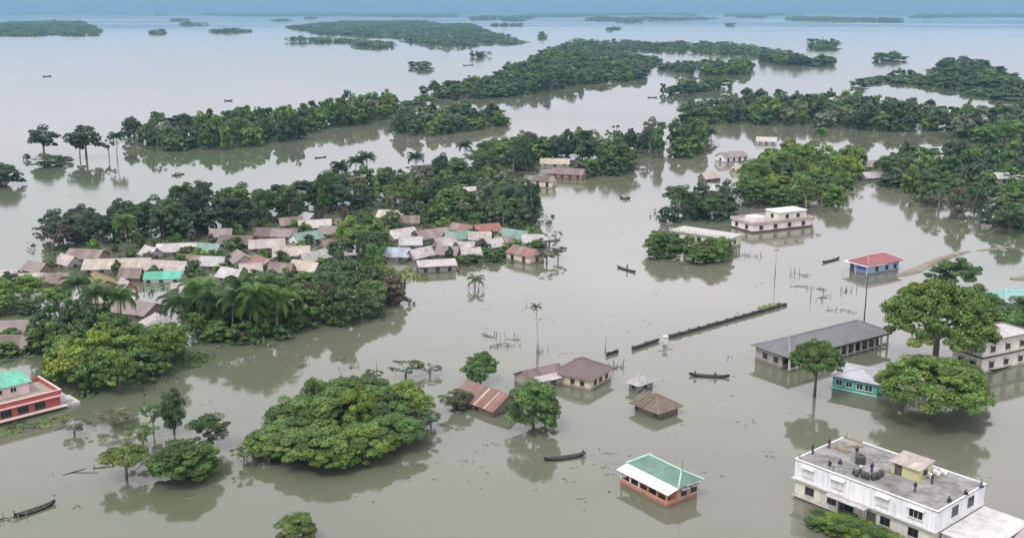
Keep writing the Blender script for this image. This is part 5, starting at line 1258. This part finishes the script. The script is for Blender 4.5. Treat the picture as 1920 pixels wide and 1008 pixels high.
def plant_belts():
    items = []
    for bi, (place, poly, sp, hr, wr, kinds, tints, seed) in enumerate(BELTS):
        rng = random.Random(seed*31)
        pts = fill(poly, sp, seed, .13 if seed in (25,27,28,32) else None)
        for x, y in pts:
            k = rng.choice(kinds); h = rng.uniform(*hr); w = rng.uniform(*wr)
            if k == 'tall': h *= 1.15; w *= .75
            items.append((h*w/(x*x+y*y), x, y, h, w, k, rng.choice(tints), bi, seed))
    items.sort(key=lambda t: -t[0])
    LIMIT = 255
    near, rest = items[:LIMIT], items[LIMIT:]
    per = {}
    for it in near: per.setdefault(it[7], []).append(it)
    for bi, lst in per.items():
        lst.sort(key=lambda t: PXY((t[1], t[2], 0))[0]); place = BELTS[bi][0]
        for i, (_, x, y, h, w, k, t, _, _) in enumerate(lst):
            tree(x, y, h, w, k, t, '%s tree, %s from left %s' % (WORD[t], ordinal(i+1), place), 'trees ' + place, 'hi' if y < 175 else 'mid')
    # everything farther: merged foliage
    Vs, Ts = [], []; r = np.random.default_rng(3)
    def put(x, y, h, w, t, lod):
        V, Tn = LOWP[lod][int(r.integers(len(LOWP[lod])))]; a = r.random()*6.283; c, s = math.cos(a)*w/10, math.sin(a)*w/10
        q = np.empty_like(V); q[:,0] = V[:,0]*c - V[:,1]*s + x; q[:,1] = V[:,0]*s + V[:,1]*c + y; q[:,2] = V[:,2]*h/10 - .6
        Vs.append(q); Ts.append(Tn*np.array(TINT[t])*r.uniform(.8,1.2))
    for (_, x, y, h, w, k, t, _, _) in rest: put(x, y, h, w, t, 'mid')
    for i, (poly, sp) in enumerate(FAR):
        xa = [G(*p).x for p in poly]; xa, xb = min(xa), max(xa)
        for x, y in fill(poly, sp, 200+i, 1.0/(sp*1.9)): put(x, y, r.uniform(6,12.5)*(.5+.5*math.sin(math.pi*(x-xa)/(xb-xa))**.5)*(1+.28*math.sin(x*.021+i)+.2*math.sin(x*.057+2*i+y*.01)), min(sp,20)*r.uniform(.7,1.7), ['deep','dark','dark','green'][int(r.integers(4))], 'far' if y > 1500 else 'mid')
    V = np.concatenate(Vs); Tt = np.concatenate(Ts)
    o = link('distant_wood', leaf_mesh('distant_wood', V, Tt)); o.color = (1,1,1,1); tag(o, 'smaller trees massed in the wooded belts and far islands', None, None, 'stuff')
    print('TREES', len(items), len(near), 'far quads', len(V)//4, {BELTS[b][0]: len(l) for b, l in per.items()})
plant_belts()

# ragged shore growth: half drowned weeds, twigs and low shrubs along the edges of the woods
def shore_growth():
    r = np.random.default_rng(17); P1 = []
    for (place, poly, sp, hr, wr, kinds, tints, seed) in BELTS:
        W = [G(*p) for p in poly]; n = len(W)
        for i in range(n):
            a, b = W[i], W[(i+1) % n]; L = (b-a).length
            for _ in range(int(L/2.4)):
                t = r.random(); p = a.lerp(b, t); off = r.normal()*3.2
                d = (b-a).normalized(); x = p.x - d.y*off; y = p.y + d.x*off; q = r.uniform(.5, 1.7)
                if any((x-hx)**2+(y-hy)**2 < hr2*hr2 for hx, hy, hr2 in HOUSES): continue
                P1.append((np.array([x, y, .15*q]), (q*1.3, q*1.3, q*r.uniform(.4,1.3))))
    V, Tn = leaf_arrays(r, P1, 13, .42, up=.6, down=-.1)
    o = link('shore_undergrowth', leaf_mesh('shore_undergrowth', V, Tn)); o.color = (*TINT['dark'], 1); tag(o, 'low half drowned undergrowth along the wooded shores', None, None, 'stuff')
    P2 = []
    for _ in range(130):
        p = G(r.uniform(0, 1920), 300 + 650*r.random()); s_ = r.uniform(.15, .6)
        if inpoly(*PXY(p), [(1480,860),(1760,960),(1920,900),(1920,1040),(1480,1040)]): continue
        for _k in range(int(r.integers(1, 5))): P2.append((np.array([p.x+r.normal()*1.5, p.y+r.normal()*1.5, .0]), (s_*2, s_, .1)))
    V, Tn = leaf_arrays(r, P2, 6, .16, up=1.5, down=0.0)
    o = link('floating_weed', leaf_mesh('floating_weed', V, Tn)); o.color = (*TINT['olive'], 1); tag(o, 'scattered scraps of weed drifting on the flood', None, None, 'stuff')
shore_growth()
# floating plants hugging the shores
def floating(poly, spacing, seed, tint, label, h=.5):
    r = np.random.default_rng(seed); puffs = []
    for x, y in fill(poly, spacing, seed): s = r.uniform(.5, 1.1)*spacing; puffs.append((np.array([x, y, .05]), (s, s, h*r.uniform(.5,1.5))))
    V, Tn = leaf_arrays(r, puffs, 26, .32, up=1.2, down=0.0)
    o = link('water_hyacinth', leaf_mesh('water_hyacinth', V, Tn)); o.color = (*TINT[tint], 1); tag(o, label, None, None, 'stuff')
HOUSES.clear()
floating([(300,672),(350,655),(400,668),(395,684),(330,690),(300,690)], 1.6, 301, 'olive', 'yellow green floating plants below the left village palms')
floating([(722,518),(760,502),(800,518),(795,526),(740,528)], 1.6, 302, 'bright', 'bright green floating plants left of the white sheet shed')
floating([(1425,577),(1465,568),(1470,572),(1435,582)], 1.2, 303, 'bright', 'yellow green plants on the far end of the dark wall')
floating([(0,800),(60,790),(130,780),(120,790),(40,808),(0,815)], 1.6, 304, 'olive', 'olive scum of floating plants before the red building', .15)
